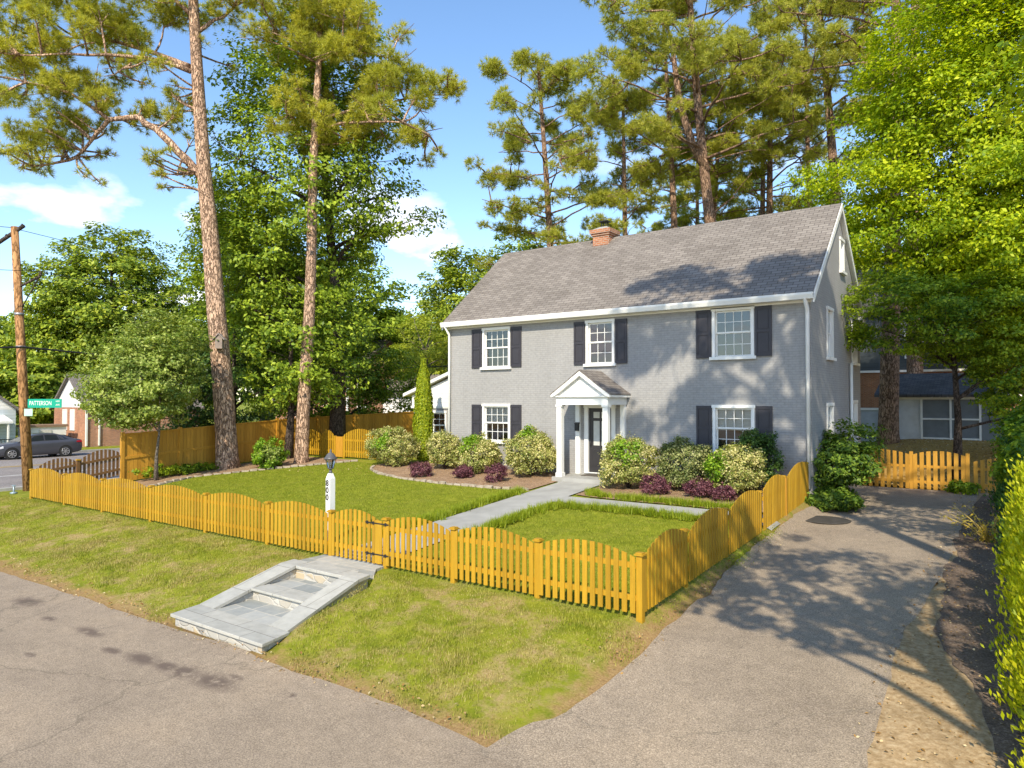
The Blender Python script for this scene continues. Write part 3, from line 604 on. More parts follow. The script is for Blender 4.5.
def window(parent, plane, c, o, blind=0.0, shut_label=None):
    a, b, e, f, nc = o
    w_ = MB(); s = MB(); sa = MB(); pa = MB(); bd = MB()
    def bx(mb, u0, u1, d0, d1, v0, v1):
        if plane == 'y': mb.box(u0, u1, c + d0, c + d1, v0, v1)
        else: mb.box(c - d1, c - d0, u0, u1, v0, v1)
    t = .085
    bx(w_, a - .02, a + t - .02, -.035, .12, e, f); bx(w_, b - t + .02, b + .02, -.035, .12, e, f); bx(w_, a - .045, b + .045, -.05, .12, f - t + .02, f + .03)
    bx(s, a - .09, b + .09, -.10, .12, e - .09, e); m = (e + f) / 2
    ia, ib = a + t - .02, b - t + .02; ft = f - t + .02
    for (v0, v1, d) in ((m - .02, ft, .05), (e, m + .02, .085)):
        bx(sa, ia, ia + .045, d, d + .03, v0, v1); bx(sa, ib - .045, ib, d, d + .03, v0, v1); bx(sa, ia + .045, ib - .045, d, d + .03, v0, v0 + .05); bx(sa, ia + .045, ib - .045, d, d + .03, v1 - .05, v1)
        for i in range(1, nc): u = ia + .045 + (ib - ia - .09) * i / nc; bx(sa, u - .009, u + .009, d + .004, d + .026, v0 + .05, v1 - .05)
        vm = (v0 + v1) / 2; bx(sa, ia + .045, ib - .045, d + .006, d + .024, vm - .009, vm + .009)
        y = d + .015
        if plane == 'y': pa.poly([(ia + .03, c + y, v0 + .03), (ib - .03, c + y, v0 + .03), (ib - .03, c + y, v1 - .03), (ia + .03, c + y, v1 - .03)])
        else: pa.poly([(c - y, ia + .03, v0 + .03), (c - y, ib - .03, v0 + .03), (c - y, ib - .03, v1 - .03), (c - y, ia + .03, v1 - .03)])
    fr = w_.build('window', M['white_paint'], parent); s.build('sill', M['white_paint'], fr); sa.build('sash', M['white_paint'], fr); pa.build('pane', M['glass'], fr)
    if blind:
        bx(bd, ia, ib, .125, .135, ft - (ft - e) * blind, ft); bd.build('blind', M['blind'], fr)
    return fr
for o, bl_ in zip(FW, (.0, .52, .0, .5, .0)): window(house, 'y', HY0, o, bl_)
for o in GW: window(house, 'x', HX1, o, .5)

def shutter(x0, x1, z0, z1):
    s = MB(); y1 = HY0 - .006; y0 = HY0 - .045; st = .06; m = z0 + (z1 - z0) * .5
    s.box(x0, x0 + st, y0, y1, z0, z1); s.box(x1 - st, x1, y0, y1, z0, z1)
    for a, b in ((z0, z0 + .09), (m - .035, m + .035), (z1 - .09, z1)): s.box(x0 + st, x1 - st, y0, y1, a, b)
    for a, b in ((z0 + .09, m - .035), (m + .035, z1 - .09)):
        s.box(x0 + st, x1 - st, y0 + .02, y1, a, b); s.box(x0 + st + .035, x1 - st - .035, y0 + .008, y0 + .02, a + .04, b - .04)
    s.build('shutter', M['shutter'], house)
for (a, b, e, f, n) in FW:
    wd = .43 if n == 3 else .47
    shutter(a - .06 - wd, a - .06, e - .02, f - .0); shutter(b + .06, b + .06 + wd, e - .02, f - .0)

# roof: two slabs with shingle UVs measured along the slope
OG, OE = .13, .28; sl = math.hypot(HYM - HY0, RZ - EZ); uy, uz = (HYM - HY0) / sl, (RZ - EZ) / sl
rf = MB(); th = .14
for sgn, yb in ((1, HY0), (-1, HY1)):
    e_ = (yb - sgn * OE, EZ - OE * uz / uy); r_ = (HYM, RZ); nrm = (-sgn * uz * th, uy * th)
    lo = [(HX0 - OG, *e_), (HX1 + OG, *e_), (HX1 + OG, *r_), (HX0 - OG, *r_)]; hi = [(x, y + (0 if abs(y - HYM) < 1e-6 else nrm[0]), z + (th / uy if abs(y - HYM) < 1e-6 else nrm[1])) for x, y, z in lo]
    Ls = sl + OE / uy
    rf.poly(hi, 0, [(HX0, 0), (HX1, 0), (HX1, Ls), (HX0, Ls)]); rf.poly(lo[::-1], 1)
    rf.poly([lo[0], lo[1], hi[1], hi[0]], 1); rf.poly([lo[1], lo[2], hi[2], hi[1]], 1); rf.poly([lo[3], lo[0], hi[0], hi[3]], 1)
rf.build('roof', [M['shingle'], M['white_paint']], house)
tr = MB()   # rake boards, frieze, soffit
for sgn, yb in ((1, HY0), (-1, HY1)):
    for x0, x1 in ((HX1 + .004, HX1 + OG + .02), (HX0 - OG - .02, HX0 - .004)):
        e_ = (yb - sgn * OE, EZ - OE * uz / uy)
        xa, xb = (x1 - .04, x1) if x0 > -10 else (x0, x0 + .04)
        tr.prism_x([(e_[0], e_[1] - .10), (e_[0], e_[1] + .10), (HYM, RZ + .16), (HYM, RZ - .06)], xa, xb)
tr.box(HX0 - .02, HX1 + .02, HY0 - .05, HY0 - .004, EZ - .30, EZ - .10); tr.box(HX0 - OG, HX1 + OG, HY0 - OE, HY0 - .05, EZ - .24, EZ - .2)
tr.box(HX1 + .004, HX1 + OG, HY1 - .3, HY1 + OE, EZ - .2, EZ - .02)
tr.build('trim', M['white_paint'], house)
gu = MB(); gu.prism_x([(HY0 - OE - .13, EZ - .12), (HY0 - OE - .13, EZ - .06), (HY0 - OE - .02, EZ - .06), (HY0 - OE - .02, EZ - .24), (HY0 - OE - .09, EZ - .24)], HX0 - OG, HX1 + OG)
gu.build('gutter', M['white_paint'], house)
for pts_ in ([(HX1 - .09, HY0 - OE - .07, EZ - .2), (HX1 - .09, HY0 - .09, EZ - .5), (HX1 - .09, HY0 - .07, EZ - .7), (HX1 - .09, HY0 - .07, 1.45)], [(HX0 + .06, HY0 - OE - .07, EZ - .2), (HX0 + .06, HY0 - .09, EZ - .5), (HX0 + .06, HY0 - .07, EZ - .7), (HX0 + .06, HY0 - .07, 1.45)], [(HX1 + .07, 26.5, 5.2), (HX1 + .07, 26.5, 1.3)]):
    d = MB(); d.tube(pts_, .06, 4); d.build('downspout', M['white_paint'], house)
ch = MB(); cx0, cx1, cy0, cy1 = -13.50, -12.80, 24.42, 25.1
ch.box(cx0, cx1, cy0, cy1, 8.8, 10.42); ch.box(cx0 - .05, cx1 + .05, cy0 - .05, cy1 + .05, 10.42, 10.5); ch.box(cx0 - .1, cx1 + .1, cy0 - .1, cy1 + .1, 10.5, 10.66)
chim = ch.build('chimney', M['red_brick'], house)
cc = MB(); cc.hexa([(cx0 - .06, cy0 - .06, 10.663), (cx1 + .06, cy0 - .06, 10.663), (cx1 + .06, cy1 + .06, 10.663), (cx0 - .06, cy1 + .06, 10.663)], [(cx0 + .2, cy0 + .2, 10.8), (cx1 - .2, cy0 + .2, 10.8), (cx1 - .2, cy1 - .2, 10.8), (cx0 + .2, cy1 - .2, 10.8)]); cc.build('crown', M['walk'], chim)
cp = MB(); cp.box(cx0 + .16, cx1 - .16, cy0 + .16, cy1 - .16, 11.0, 11.035)
for a in (cx0 + .24, cx1 - .27):
    for b in (cy0 + .24, cy1 - .27): cp.box(a, a + .03, b, b + .03, 10.72, 11.0)
cp.build('cap', M['steel_black'], chim)
fl = MB(); fl.box(cx0 - .04, cx1 + .04, cy0 - .09, cy0 - .003, 9.48, 9.72); fl.build('flashing', M['shingle_dark'], chim)

# porch
po = MB(); PX0, PX1, PY = -12.26, -10.36, 19.72
po.box(PX0, PX1, PY - .06, PY + .12, 3.78, 4.03); po.box(PX0, PX0 + .18, PY + .12, HY0 - .003, 3.78, 4.03); po.box(PX1 - .18, PX1, PY + .12, HY0 - .003, 3.78, 4.03)
po.box(PX0 + .18, PX1 - .18, PY + .12, HY0 - .003, 3.98, 4.02)
po.box(PX0 - .14, PX1 + .14, PY - .14, PY + .12, 4.03, 4.075)
for sgn in (1, -1):
    mx_ = (PX0 + PX1) / 2; ex = mx_ + sgn * 1.08; po.prism_y([(ex, 4.02), (ex, 4.10), (mx_, 4.86), (mx_, 4.72), (ex - sgn * .16, 4.075)] if sgn < 0 else [(ex, 4.10), (ex, 4.02), (ex - sgn * .16, 4.075), (mx_, 4.72), (mx_, 4.86)], PY - .19, PY - .07)
    po.prism_x([(PY - .07, 4.02), (HY0 - .003, 4.02), (HY0 - .003, 4.09), (PY - .07, 4.09)], min(ex, ex - sgn * .05), max(ex, ex - sgn * .05))
porch = po.build('porch', M['white_paint'], house)
pd = MB(); pd.poly([(mx_ - .92, PY - .05, 4.076), (mx_ + .92, PY - .05, 4.076), (mx_, PY - .05, 4.76)]); pd.build('pediment', siding_mat('white_clapboard', (.8, .8, .78), .17), porch)
prf = MB()
for sgn in (1, -1):
    ex = mx_ + sgn * 1.10; a = [(ex, PY - .2, 4.10), (mx_ + sgn * .55, PY - .2, 4.47), (mx_, PY - .2, 4.88)]; b = [(x, HY0 - .004, z) for x, y, z in a]
    for i in range(2):
        q = [a[i], b[i], b[i + 1], a[i + 1]]; up = [(x, y, z + .035) for x, y, z in q]; L0 = i * .7
        prf.poly(up if sgn > 0 else up[::-1], 0, [(PY, L0), (HY0, L0), (HY0, L0 + .7), (PY, L0 + .7)] if sgn > 0 else [(PY, L0 + .7), (HY0, L0 + .7), (HY0, L0), (PY, L0)])
        prf.poly(q[::-1] if sgn > 0 else q, 0); prf.poly([q[0], q[3], up[3], up[0]], 0)
    prf.poly([(ex, PY - .2, 4.10), (ex, PY - .2, 4.135), (ex, HY0 - .004, 4.135), (ex, HY0 - .004, 4.10)])
prf.build('porch_roof', M['shingle'], porch)
for x0 in (PX0, PX1 - .2):
    c = MB(); c.box(x0 + .01, x0 + .19, PY - .05, PY + .13, FL + .1, 3.72); c.box(x0 - .02, x0 + .22, PY - .08, PY + .16, 3.72, 3.779); c.box(x0 - .015, x0 + .215, PY - .075, PY + .155, FL - .03, FL + .1)
    c.build('column', M['white_paint'], porch)
    c = MB(); c.box(x0 + .02, x0 + .18, HY0 - .13, HY0 - .004, FL - .03, 3.779); c.build('pilaster', M['white_paint'], porch)
fs = MB(); fs.box(PX0 - .12, PX1 + .12, PY - .15, HY0 - .004, 1.1, FL - .032); fs.build('porch_floor', M['walk'], porch)
dr = MB(); DX0, DX1 = -11.80, -10.92
df = MB(); df.box(-11.95, -11.80, HY0 - .03, HY0 + .1, FL, 3.66); df.box(-10.92, -10.77, HY0 - .03, HY0 + .1, FL, 3.66); df.box(-11.97, -10.75, HY0 - .04, HY0 + .1, 3.66, 3.772); df.box(-11.8, -10.92, HY0 + .0, HY0 + .1, FL - .02, FL + .03)
dr.box(DX0, DX1, HY0 + .05, HY0 + .1, FL + .03, 3.66)
dw = DX1 - DX0
for (u0, u1, v0, v1) in ((.1, .46, .1, .36), (.54, .9, .1, .36)): dr.box(DX0 + u0 * dw, DX0 + u1 * dw, HY0 + .035, HY0 + .05, FL + .03 + v0 * 2.18, FL + .03 + v1 * 2.18)
door = dr.build('front_door', M['door'], house); df.build('door_frame', M['white_paint'], door)
gl = MB()
for (u0, u1, v0, v1) in ((.2, .46, .42, .8), (.54, .8, .42, .8), (.2, .46, .845, .94), (.54, .8, .845, .94)): gl.box(DX0 + u0 * dw, DX0 + u1 * dw, HY0 + .04, HY0 + .05, FL + .03 + v0 * 2.18, FL + .03 + v1 * 2.18)
gl.build('door_light', M['curtain'], door)
hd = MB(); hd.lathe((DX0 + .07, HY0 + .03, FL + 1.0), [(.012, -.1), (.02, -.09), (.02, .09), (.012, .1)], 8); hd.build('handle', M['steel_black'], door)
mbx = MB(); mbx.box(-12.22, -12.08, HY0 - .22, HY0 - .135, 2.88, 3.12); mbx.prism_x([(HY0 - .24, 3.12), (HY0 - .135, 3.12), (HY0 - .135, 3.17)], -12.24, -12.06)
tag(mbx.build('mailbox', M['steel_black']), 'small black wall mailbox beside the front door', 'mailbox')
mt = MB(); mt.box(-11.75, -10.95, HY0 - .62, HY0 - .12, FL - .03, FL - .01); tag(mt.build('doormat', plain('coir_mat', (.09, .075, .06), .95, .3, 20)), 'dark doormat lying on the porch floor before the front door', 'doormat')

# sunroom on the left side of the house
sr = MB(); SY = 23.5; wall_open(sr, 'y', SY, -22.3, HX0 - .004, GB, 3.62, [(-21.25, -20.35, 2.2, 3.42), (-19.9, -19.0, 2.2, 3.42)])
sr.poly([(-22.3, SY, GB), (-22.3, SY + 5, GB), (-22.3, SY + 5, 3.62), (-22.3, SY, 3.62)]); sr.poly([(-22.3, SY + 2, GB), (HX0, SY + 2, GB), (HX0, SY + 2, 3.6), (-22.3, SY + 2, 3.6)])
sroom = sr.build('sunroom', M['siding'] if 'siding' in M else M['grey_brick'], house)
sg = MB(); sg.poly([(-22.4, SY - .02, 3.66), (HX0 - .004, SY - .02, 3.66), (HX0 - .004, SY - .02, 5.62), (-22.4, SY - .02, 4.12)]); sg.box(-22.42, HX0 - .004, SY - .06, SY - .022, 3.56, 3.66); sg.build('gable', siding_mat('sunroom_clapboard', (.8, .8, .78), .2), sroom)
srf = MB(); srf.prism_y([(-22.75, 4.08), (HX0 - .004, 5.72), (HX0 - .004, 5.86), (-22.75, 4.22)], SY - .25, SY + 5, 0); srf.build('sunroom_roof', [M['white_paint']], sroom)
for o in ((-21.25, -20.35, 2.2, 3.42, 2), (-19.9, -19.0, 2.2, 3.42, 2)): window(house, 'y', SY, o, 0)

# ------------------------------------------------------------------ fences
def arc_h(t, lo, hi): return lo + (hi - lo) * math.sin(math.pi * min(1, max(0, t))) ** .8
def fence_run(root, horiz, c, knots, zf, lo=.91, hi=1.08, pw=.085, gap=.055, out=-1, mat=None, post_at=None, caps=True, straight=False, flat=None, ph=1.0):
    """picket panels between knots along X (horiz) or Y at the fixed coordinate c; 'out' is the side of the pickets"""
    mat = mat or M['yellow_wood']; rg = random.Random(int(abs(c) * 100 + len(knots)))
    def bx(mb, u0, u1, d0, d1, z0, z1, lean=0):
        d0, d1 = sorted((d0, d1))
        if horiz: mb.box(u0, u1, c + d0, c + d1, z0, z1)
        else: mb.box(c + d0, c + d1, u0, u1, z0, z1)
    def zz(u): return zf(u)
    for a, b in zip(knots, knots[1:]):
        p = MB(); r = MB(); a2, b2 = a + .055, b - .055; n = max(1, round((b2 - a2 + gap) / (pw + gap))); st = (b2 - a2 + gap) / n
        za, zb = zz(a), zz(b)
        for i in range(n):
            u = a2 + i * st; t = (u + pw / 2 - a2) / (b2 - a2); z = za + (zb - za) * t; j = rg.uniform(-.006, .006)
            h0 = arc_h((u - a2) / (b2 - a2), lo, hi); h1 = arc_h((u + pw - a2) / (b2 - a2), lo, hi)
            s0 = len(p.v); bx(p, u, u + (st - gap), out * .022, out * .042 + j * .3, z + .05 + j, z + h0)
            for q in range(s0, len(p.v)):      # slope each top with the curve
                x_, y_, z_ = p.v[q]
                if z_ > z + .3: p.v[q] = (x_, y_, z + (h1 if (x_ if horiz else y_) > u + .02 else h0))
        pan = p.build('panel', mat, root)
        for hh in (.24, .74):
            r = MB(); s0 = len(r.v); bx(r, a2 - .01, b2 + .01, out * .02, -out * .02, hh, hh + .085)
            for q in range(s0, len(r.v)):
                x_, y_, z_ = r.v[q]; u = x_ if horiz else y_; r.v[q] = (x_, y_, z_ + za + (zb - za) * (u - a) / (b - a))
            r.build('rail', mat, pan)
    for u in (knots if post_at is None else post_at):
        q = MB(); z = zz(u); bx(q, u - .05, u + .05, out * .012, -out * .088, z - .2, z + ph - .05 if not caps else z + lo + .03); pst = q.build('post', mat, root)
        if caps:
            k_ = MB(); bx(k_, u - .075, u + .075, out * .04, -out * .112, z + lo + .031, z + lo + .055); bx(k_, u - .055, u + .055, out * .02, -out * .09, z + lo + .056, z + lo + .075); k_.build('post_cap', M['yellow_wood'], pst)
FY = 10.0
zfront = lambda x: .6 if x > -27 else .6
f1 = thing('picket_fence', 'long honey-stained picket fence left of the front gate with scalloped top', 'fence', (-19.6, FY, .6))
fence_run(f1, True, FY, [-27.33, -24.75, -22.2, -19.4, -16.7, -14.13, -11.92], zfront)
f2 = thing('picket_fence', 'honey-stained picket fence between the front gate and the driveway corner', 'fence', (-7.5, FY, .6))
fence_run(f2, True, FY, [-10.26, -8.49, -6.62, -4.73], zfront)
f3 = thing('picket_fence', 'honey-stained picket fence running along the driveway, stepping uphill', 'fence', (-4.73, 13, .7))
zside = lambda y: float(np.interp(y, [10, 18.4, 21], [.6, .97, 1.15]))
fence_run(f3, False, -4.73, [10.05, 11.9, 14.05, 16.4], zside, out=1, post_at=[11.9, 14.05, 16.4], hi=1.14)
f4 = thing('picket_fence', 'short shaded picket fence from the driveway gate to the house corner', 'fence', (-4.73, 19.7, 1))
fence_run(f4, False, -4.73, [18.48, 20.9], zside, out=1, hi=1.2, lo=.98)
gt = thing('garden_gate', 'front garden gate with black strap hinges above the stone steps', 'gate', (-11.1, FY, .6))
fence_run(gt, True, FY - .0, [-11.88, -10.32], zfront, lo=.9, hi=1.08, post_at=[], out=-1)
for hh in (.24, .86):
    h = MB(); y = FY - .056
    h.box(-10.78, -10.12, y, y + .006, .6 + hh - .012, .6 + hh + .012)
    for cx_ in (-10.72, -10.55, -10.2): h.lathe((0, 0, 0), [(.035, -.003), (.035, .003)], 8); h.rot(len(h.v) - 16, Matrix.Translation((cx_, y + .003, .6 + hh)) @ Matrix.Rotation(R(90), 4, 'X'))
    h.build('hinge', M['steel_black'], gt)
gbd = MB(); gbd.box(-10.5, -10.31, FY - .048, FY - .026, .66, 1.52); gbd.build('gate_stile', M['yellow_wood'], gt)
g2 = thing('garden_gate', 'side garden gate opening from the side walk onto the driveway', 'gate', (-4.73, 17.4, .9))
fence_run(g2, False, -4.73, [16.46, 18.42], zside, out=1, post_at=[], lo=1.0, hi=1.2)
gp_ = MB(); gp_.box(-4.79, -4.67, 18.38, 18.47, .9, 1.98); gp_.build('post', M['brown_wood'], g2)
# driveway gate across the end of the drive
dg = thing('driveway_gate', 'brown two-leaf picket gate across the far end of the driveway', 'gate', (-2.6, 26.3, 1.0))
DGZ = lambda x: 1.0
fence_run(dg, True, 26.3, [-4.6, -2.75, -1.2, ], DGZ, lo=1.16, hi=1.3, out=-1, pw=.11, gap=.07, mat=M['brown_wood'], post_at=[-2.75, -1.2], caps=False, ph=1.3)
dgp = thing('picket_fence', 'brown picket fence panel right of the driveway gate beside the hedge', 'fence', (-.3, 26.3, 1))
fence_run(dgp, True, 26.32, [-1.1, .9], DGZ, lo=1.0, hi=1.15, out=-1, pw=.11, gap=.07, mat=M['brown_wood'], post_at=[.9], caps=False)
# return fence on the side street, its rails face the lawn
f5 = thing('picket_fence', 'dark picket fence with rails facing the lawn beside the utility pole', 'fence', (-27.4, 11.5, .8))
zret = lambda y: float(np.interp(y, [10, 13], [.6, 1.05]))
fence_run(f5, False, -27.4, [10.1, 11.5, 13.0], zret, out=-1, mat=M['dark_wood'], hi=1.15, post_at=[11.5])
def privacy(root, line, h, mat, pw=.14):
    for (a, b) in zip(line, line[1:]):
        A = Vector((*a, 0)); B = Vector((*b, 0)); d = B - A; n = max(1, round(d.length / pw)); ang = math.atan2(d.y, d.x); p = MB(); r = MB(); rg = random.Random(int(a[1] * 10))
        za, zb = h(a), h(b); ga, gb_ = g1(*a), g1(*b)
        for i in range(n):
            u0 = d.length * i / n; t = i / n; s0 = len(p.v); p.box(u0 + .004, u0 + d.length / n - .004, -.012 + rg.uniform(-.003, .003), .012, ga + (gb_ - ga) * t + .03, za + (zb - za) * t - .05 + rg.uniform(-.004, .004)); p.rot(s0, Matrix.Translation(A) @ Matrix.Rotation(ang, 4, 'Z'))
        pan = p.build('panel', mat, root)
        for k_, dz, th_ in ((1, -.03, .05), (.52, 0, .1)):
            r = MB(); s0 = len(r.v); zs = [ga + (za - ga) * k_ + dz, gb_ + (zb - gb_) * k_ + dz]; L_ = d.length
            r.hexa([(0, -.045, zs[0] - th_), (L_, -.045, zs[1] - th_), (L_, .045, zs[1] - th_), (0, .045, zs[0] - th_)], [(0, -.045, zs[0]), (L_, -.045, zs[1]), (L_, .045, zs[1]), (0, .045, zs[0])]); r.rot(s0, Matrix.Translation(A) @ Matrix.Rotation(ang, 4, 'Z'))
            r.build('rail', mat, pan)
        q = MB(); q.box(a[0] - .06, a[0] + .06, a[1] - .06, a[1] + .06, ga - .1, za + .03); q.build('post', mat, root)
pv = thing('privacy_fence', 'tall solid board fence behind the two pines on the left of the lawn', 'fence', (-27.4, 17, 1.1))
hpv = lambda p: float(np.interp(p[1], [13, 21, 30, 45], [2.68, 3.12, 3.34, 3.5]))
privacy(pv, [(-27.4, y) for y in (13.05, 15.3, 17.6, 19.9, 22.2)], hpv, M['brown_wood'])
pv2 = thing('privacy_fence', 'dark brown tall board fence behind the yellow yard gate', 'fence', (-27.4, 28, 1.5))
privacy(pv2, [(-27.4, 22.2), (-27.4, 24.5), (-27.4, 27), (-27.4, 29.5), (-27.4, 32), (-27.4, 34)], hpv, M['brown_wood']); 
pv3 = thing('privacy_fence', 'brown board fence closing the back yard beyond the columnar evergreen', 'fence', (-23, 34, 1.6))
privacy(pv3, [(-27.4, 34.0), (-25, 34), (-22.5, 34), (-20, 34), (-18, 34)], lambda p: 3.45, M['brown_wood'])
yf = thing('picket_fence', 'shaded picket fence behind the second pine trunk, left of the yard gate', 'fence', (-25.8, 21, 1.4))
fence_run(yf, True, 21.0, [-27.3, -25.6, -24.75], lambda x: 1.38, lo=1.0, hi=1.2, out=-1, mat=M['yellow_wood'], post_at=[-25.6, -24.75], caps=False)
yg = thing('garden_gate', 'bright yellow arched yard gate beside the large cream-edged shrub', 'gate', (-23.0, 21, 1.4))
fence_run(yg, True, 21.0, [-24.15, -21.9], lambda x: 1.38, lo=1.0, hi=1.3, out=-1, post_at=[-24.15], caps=False)
yp = MB(); yp.box(-24.68, -24.22, 20.99, 21.03, 1.4, 2.3); yp.build('filler_board', M['brown_wood'], yg)

# ------------------------------------------------------------------ stone steps
st = thing('stone_steps', 'bluestone and fieldstone steps set into the grass bank below the front gate', 'steps', (-10.9, 7.9, 0))
def rx(y): return -9.5 - .15 * (y - 6.65)          # outer right edge
b0 = MB(); b0.hexa([(-11.96, 6.63, -.05), (-9.47, 6.63, -.05), (-9.55, 7.2, -.05), (-12.1, 7.2, -.05)], [(-11.96, 6.63, .16), (-9.47, 6.63, .16), (-9.55, 7.2, .16), (-12.1, 7.2, .16)]); b0.box(-11.72, -9.95, 8.0, 8.3, 0, .37); b0.box(-11.72, -10.0, 8.98, 9.3, 0, .58); b0.build('riser', M['riser'], st)
t0 = MB(); t0.hexa([(-12.02, 6.57, .161), (-9.38, 6.57, .161), (-9.52, 7.18, .161), (-12.15, 7.18, .161)], [(-12.02, 6.57, .215), (-9.38, 6.57, .215), (-9.52, 7.18, .215), (-12.15, 7.18, .215)])
t0.box(-11.676, -10.16, 7.93, 8.32, .371, .415); t0.box(-11.676, -10.30, 8.93, 9.36, .585, .645); t0.build('tread_slab', M['slab'], st, .008)
fgs = MB(); fgs.box(-11.7, -9.9, 7.185, 8.0, .0, .19); fgs.box(-11.7, -9.98, 8.3, 8.98, .0, .39); fgs.build('flagstone_tread', M['flag'], st)
ld = MB(); ld.prism_z([(-12.12, 9.36), (-9.9, 9.36), (-10.25, 9.75), (-10.3, 10.1), (-12.1, 10.1)], .3, .618); ld.build('landing', M['flag'], st)
for xa, xb in ((-12.14, -11.68), (None, None)):
    c = MB()
    for (y0, z0), (y1, z1) in zip([(7.183, .162), (8.0, .365), (8.93, .585)], [(8.0, .365), (8.93, .585), (9.25, .60)]):
        if xa is not None: l0, r0, l1, r1 = xa, xb, xa, xb
        else: l0, r0, l1, r1 = rx(y0) - .48, rx(y0), rx(y1) - .46, rx(y1)
        c.hexa([(l0, y0, z0), (r0, y0, z0), (r1, y1, z1), (l1, y1, z1)], [(l0, y0, z0 + .055), (r0, y0, z0 + .055), (r1, y1, z1 + .055), (l1, y1, z1 + .055)])
    c.build('coping', M['slab'], st)
    c = MB()
    for (y0, z0), (y1, z1) in zip([(7.25, .155), (8.0, .34)], [(8.0, .34), (9.0, .57)]):
        if xa is not None: l0, r0, l1, r1 = xa + .05, xb - .04, xa + .05, xb - .04
        else: l0, r0, l1, r1 = rx(y0) - .44, rx(y0) - .08, rx(y1) - .42, rx(y1) - .08
        c.hexa([(l0, y0, -.05), (r0, y0, -.05), (r1, y1, -.05), (l1, y1, -.05)], [(l0, y0, z0), (r0, y0, z0), (r1, y1, z1), (l1, y1, z1)])
    c.build('side_wall', M['riser'], st)

# ------------------------------------------------------------------ text
def text_mesh(parent, name, body, size, mat, matrix, ext=.002, align='CENTER', sx=1.0):
    cu = bpy.data.curves.new(name, 'FONT'); cu.body = body; cu.size = size; cu.extrude = ext; cu.offset = .006 if name == 'house_number' else 0; cu.align_x = align; cu.align_y = 'CENTER'
    o = bpy.data.objects.new(name, cu); COL.objects.link(o); dg_ = bpy.context.evaluated_depsgraph_get(); me = bpy.data.meshes.new_from_object(o.evaluated_get(dg_)); bpy.data.objects.remove(o)
    me.transform(matrix @ Matrix.Diagonal((sx, 1, 1, 1))); me.materials.clear(); me.materials.append(mat)
    q = bpy.data.objects.new(name, me); COL.objects.link(q); q.parent = parent
    off = Vector((0, 0, 0)); p = parent
    while p is not None: off += p.location; p = p.parent
    me.transform(Matrix.Translation(-off)); return q

# ------------------------------------------------------------------ lamp post
lx, ly = -12.93, 10.85; lz = g1(lx, ly)
lp = thing('lamp_post', 'white square lamp post with house numbers and black lantern behind the front fence', 'lamp', (lx, ly, lz))
p = MB(); p.box(lx - .075, lx + .075, ly - .075, ly + .075, lz - .2, 2.12); p.hexa([(lx - .075, ly - .075, 2.12), (lx + .075, ly - .075, 2.12), (lx + .075, ly + .075, 2.12), (lx - .075, ly + .075, 2.12)], [(lx - .04, ly - .04, 2.24), (lx + .04, ly - .04, 2.24), (lx + .04, ly + .04, 2.24), (lx - .04, ly + .04, 2.24)]); p.build('post', M['white_paint'], lp)
p = MB(); p.lathe((lx, ly, 2.24), [(.04, 0), (.045, .03), (.03, .05), (.03, .09), (.075, .11), (.075, .125)], 12); p.lathe((lx, ly, 2.56), [(.15, 0), (.16, .02), (.13, .05), (.085, .12), (.03, .16), (.02, .18), (.028, .2), (.01, .24)], 12)
for k_ in range(6):
    a = k_ * math.pi / 3; p.tube([(lx + .07 * math.cos(a), ly + .07 * math.sin(a), 2.365), (lx + .12 * math.cos(a), ly + .12 * math.sin(a), 2.56)], .007, 4)
ln_ = p.build('lantern', plain('dark_grey_iron', (.09, .09, .095), .4, .2, 6), lp)
p = MB(); p.lathe((lx, ly, 2.366), [(.06, 0), (.108, .19)], 6, sm=False); p.build('lantern_glass', glass_mat('lantern_glass', (.85, .87, .88), .15), ln_)
p = MB(); p.lathe((lx, ly, 2.37), [(.015, 0), (.02, .08), (.012, .13)], 8); p.build('bulb', M['white_paint'], ln_)
fx = Matrix.Translation((lx - .02, ly - .078, 1.92)) @ Matrix.Rotation(R(90), 4, 'X')
for i, d in enumerate('800'): text_mesh(lp, 'house_number', d, .19, M['steel_black'], Matrix.Translation((lx - .02, ly - .078, 2.01 - i * .165)) @ Matrix.Rotation(R(90), 4, 'X'))

# ------------------------------------------------------------------ utility pole, street sign, cables
ux, uy_ = -31.28, 11.39; top = Vector((-31.95, 11.0, 10.75)); bot = Vector((ux, uy_, .2))
up = thing('utility_pole', 'tall leaning brown wooden utility pole at the street corner', 'utility pole', (ux, uy_, .42))
p = MB(); p.tube([bot, bot.lerp(top, .5), top], [.19, .165, .13], 14); p.build('pole', M['pole_wood'], up)
def onp(z): return bot.lerp(top, (z - bot.z) / (top.z - bot.z))
arm = MB(); t = onp(10.45); arm.tube([t + Vector((-.9, -.55, -.55)), t + Vector((.3, .2, .35))], .075, 4); crossarm = arm.build('crossarm', M['dark_bark'], up)
for s_ in (-.8, -.3, .25):
    i_ = MB(); i_.lathe(tuple(t + Vector((s_, s_ * .62, s_ * .72 + .08))), [(.03, 0), (.06, .04), (.03, .07), (.06, .1), (.02, .16)], 8); i_.build('insulator', M['steel_black'], crossarm)
arm = MB(); q = onp(8.35); arm.tube([q, q + Vector((.75, .5, .45))], .05, 5); arm.tube([q + Vector((0, 0, -1.1)), q + Vector((.7, .46, .38))], .025, 5); arm.lathe(tuple(q + Vector((.75, .5, .45))), [(.04, 0), (.08, .05), (.04, .1), (.06, .14), (.02, .2)], 8); arm.build('side_bracket', M['dark_bark'], up)
bd_ = MB(); q = onp(7.4)
for z in (7.3, 6.0): q = onp(z); bd_.lathe(tuple(q), [(.17, -.05), (.17, .05)], 14)
bd_.build('band', plain('galvanised_band', (.35, .35, .36), .4, .1, 4, metal=.6), up)
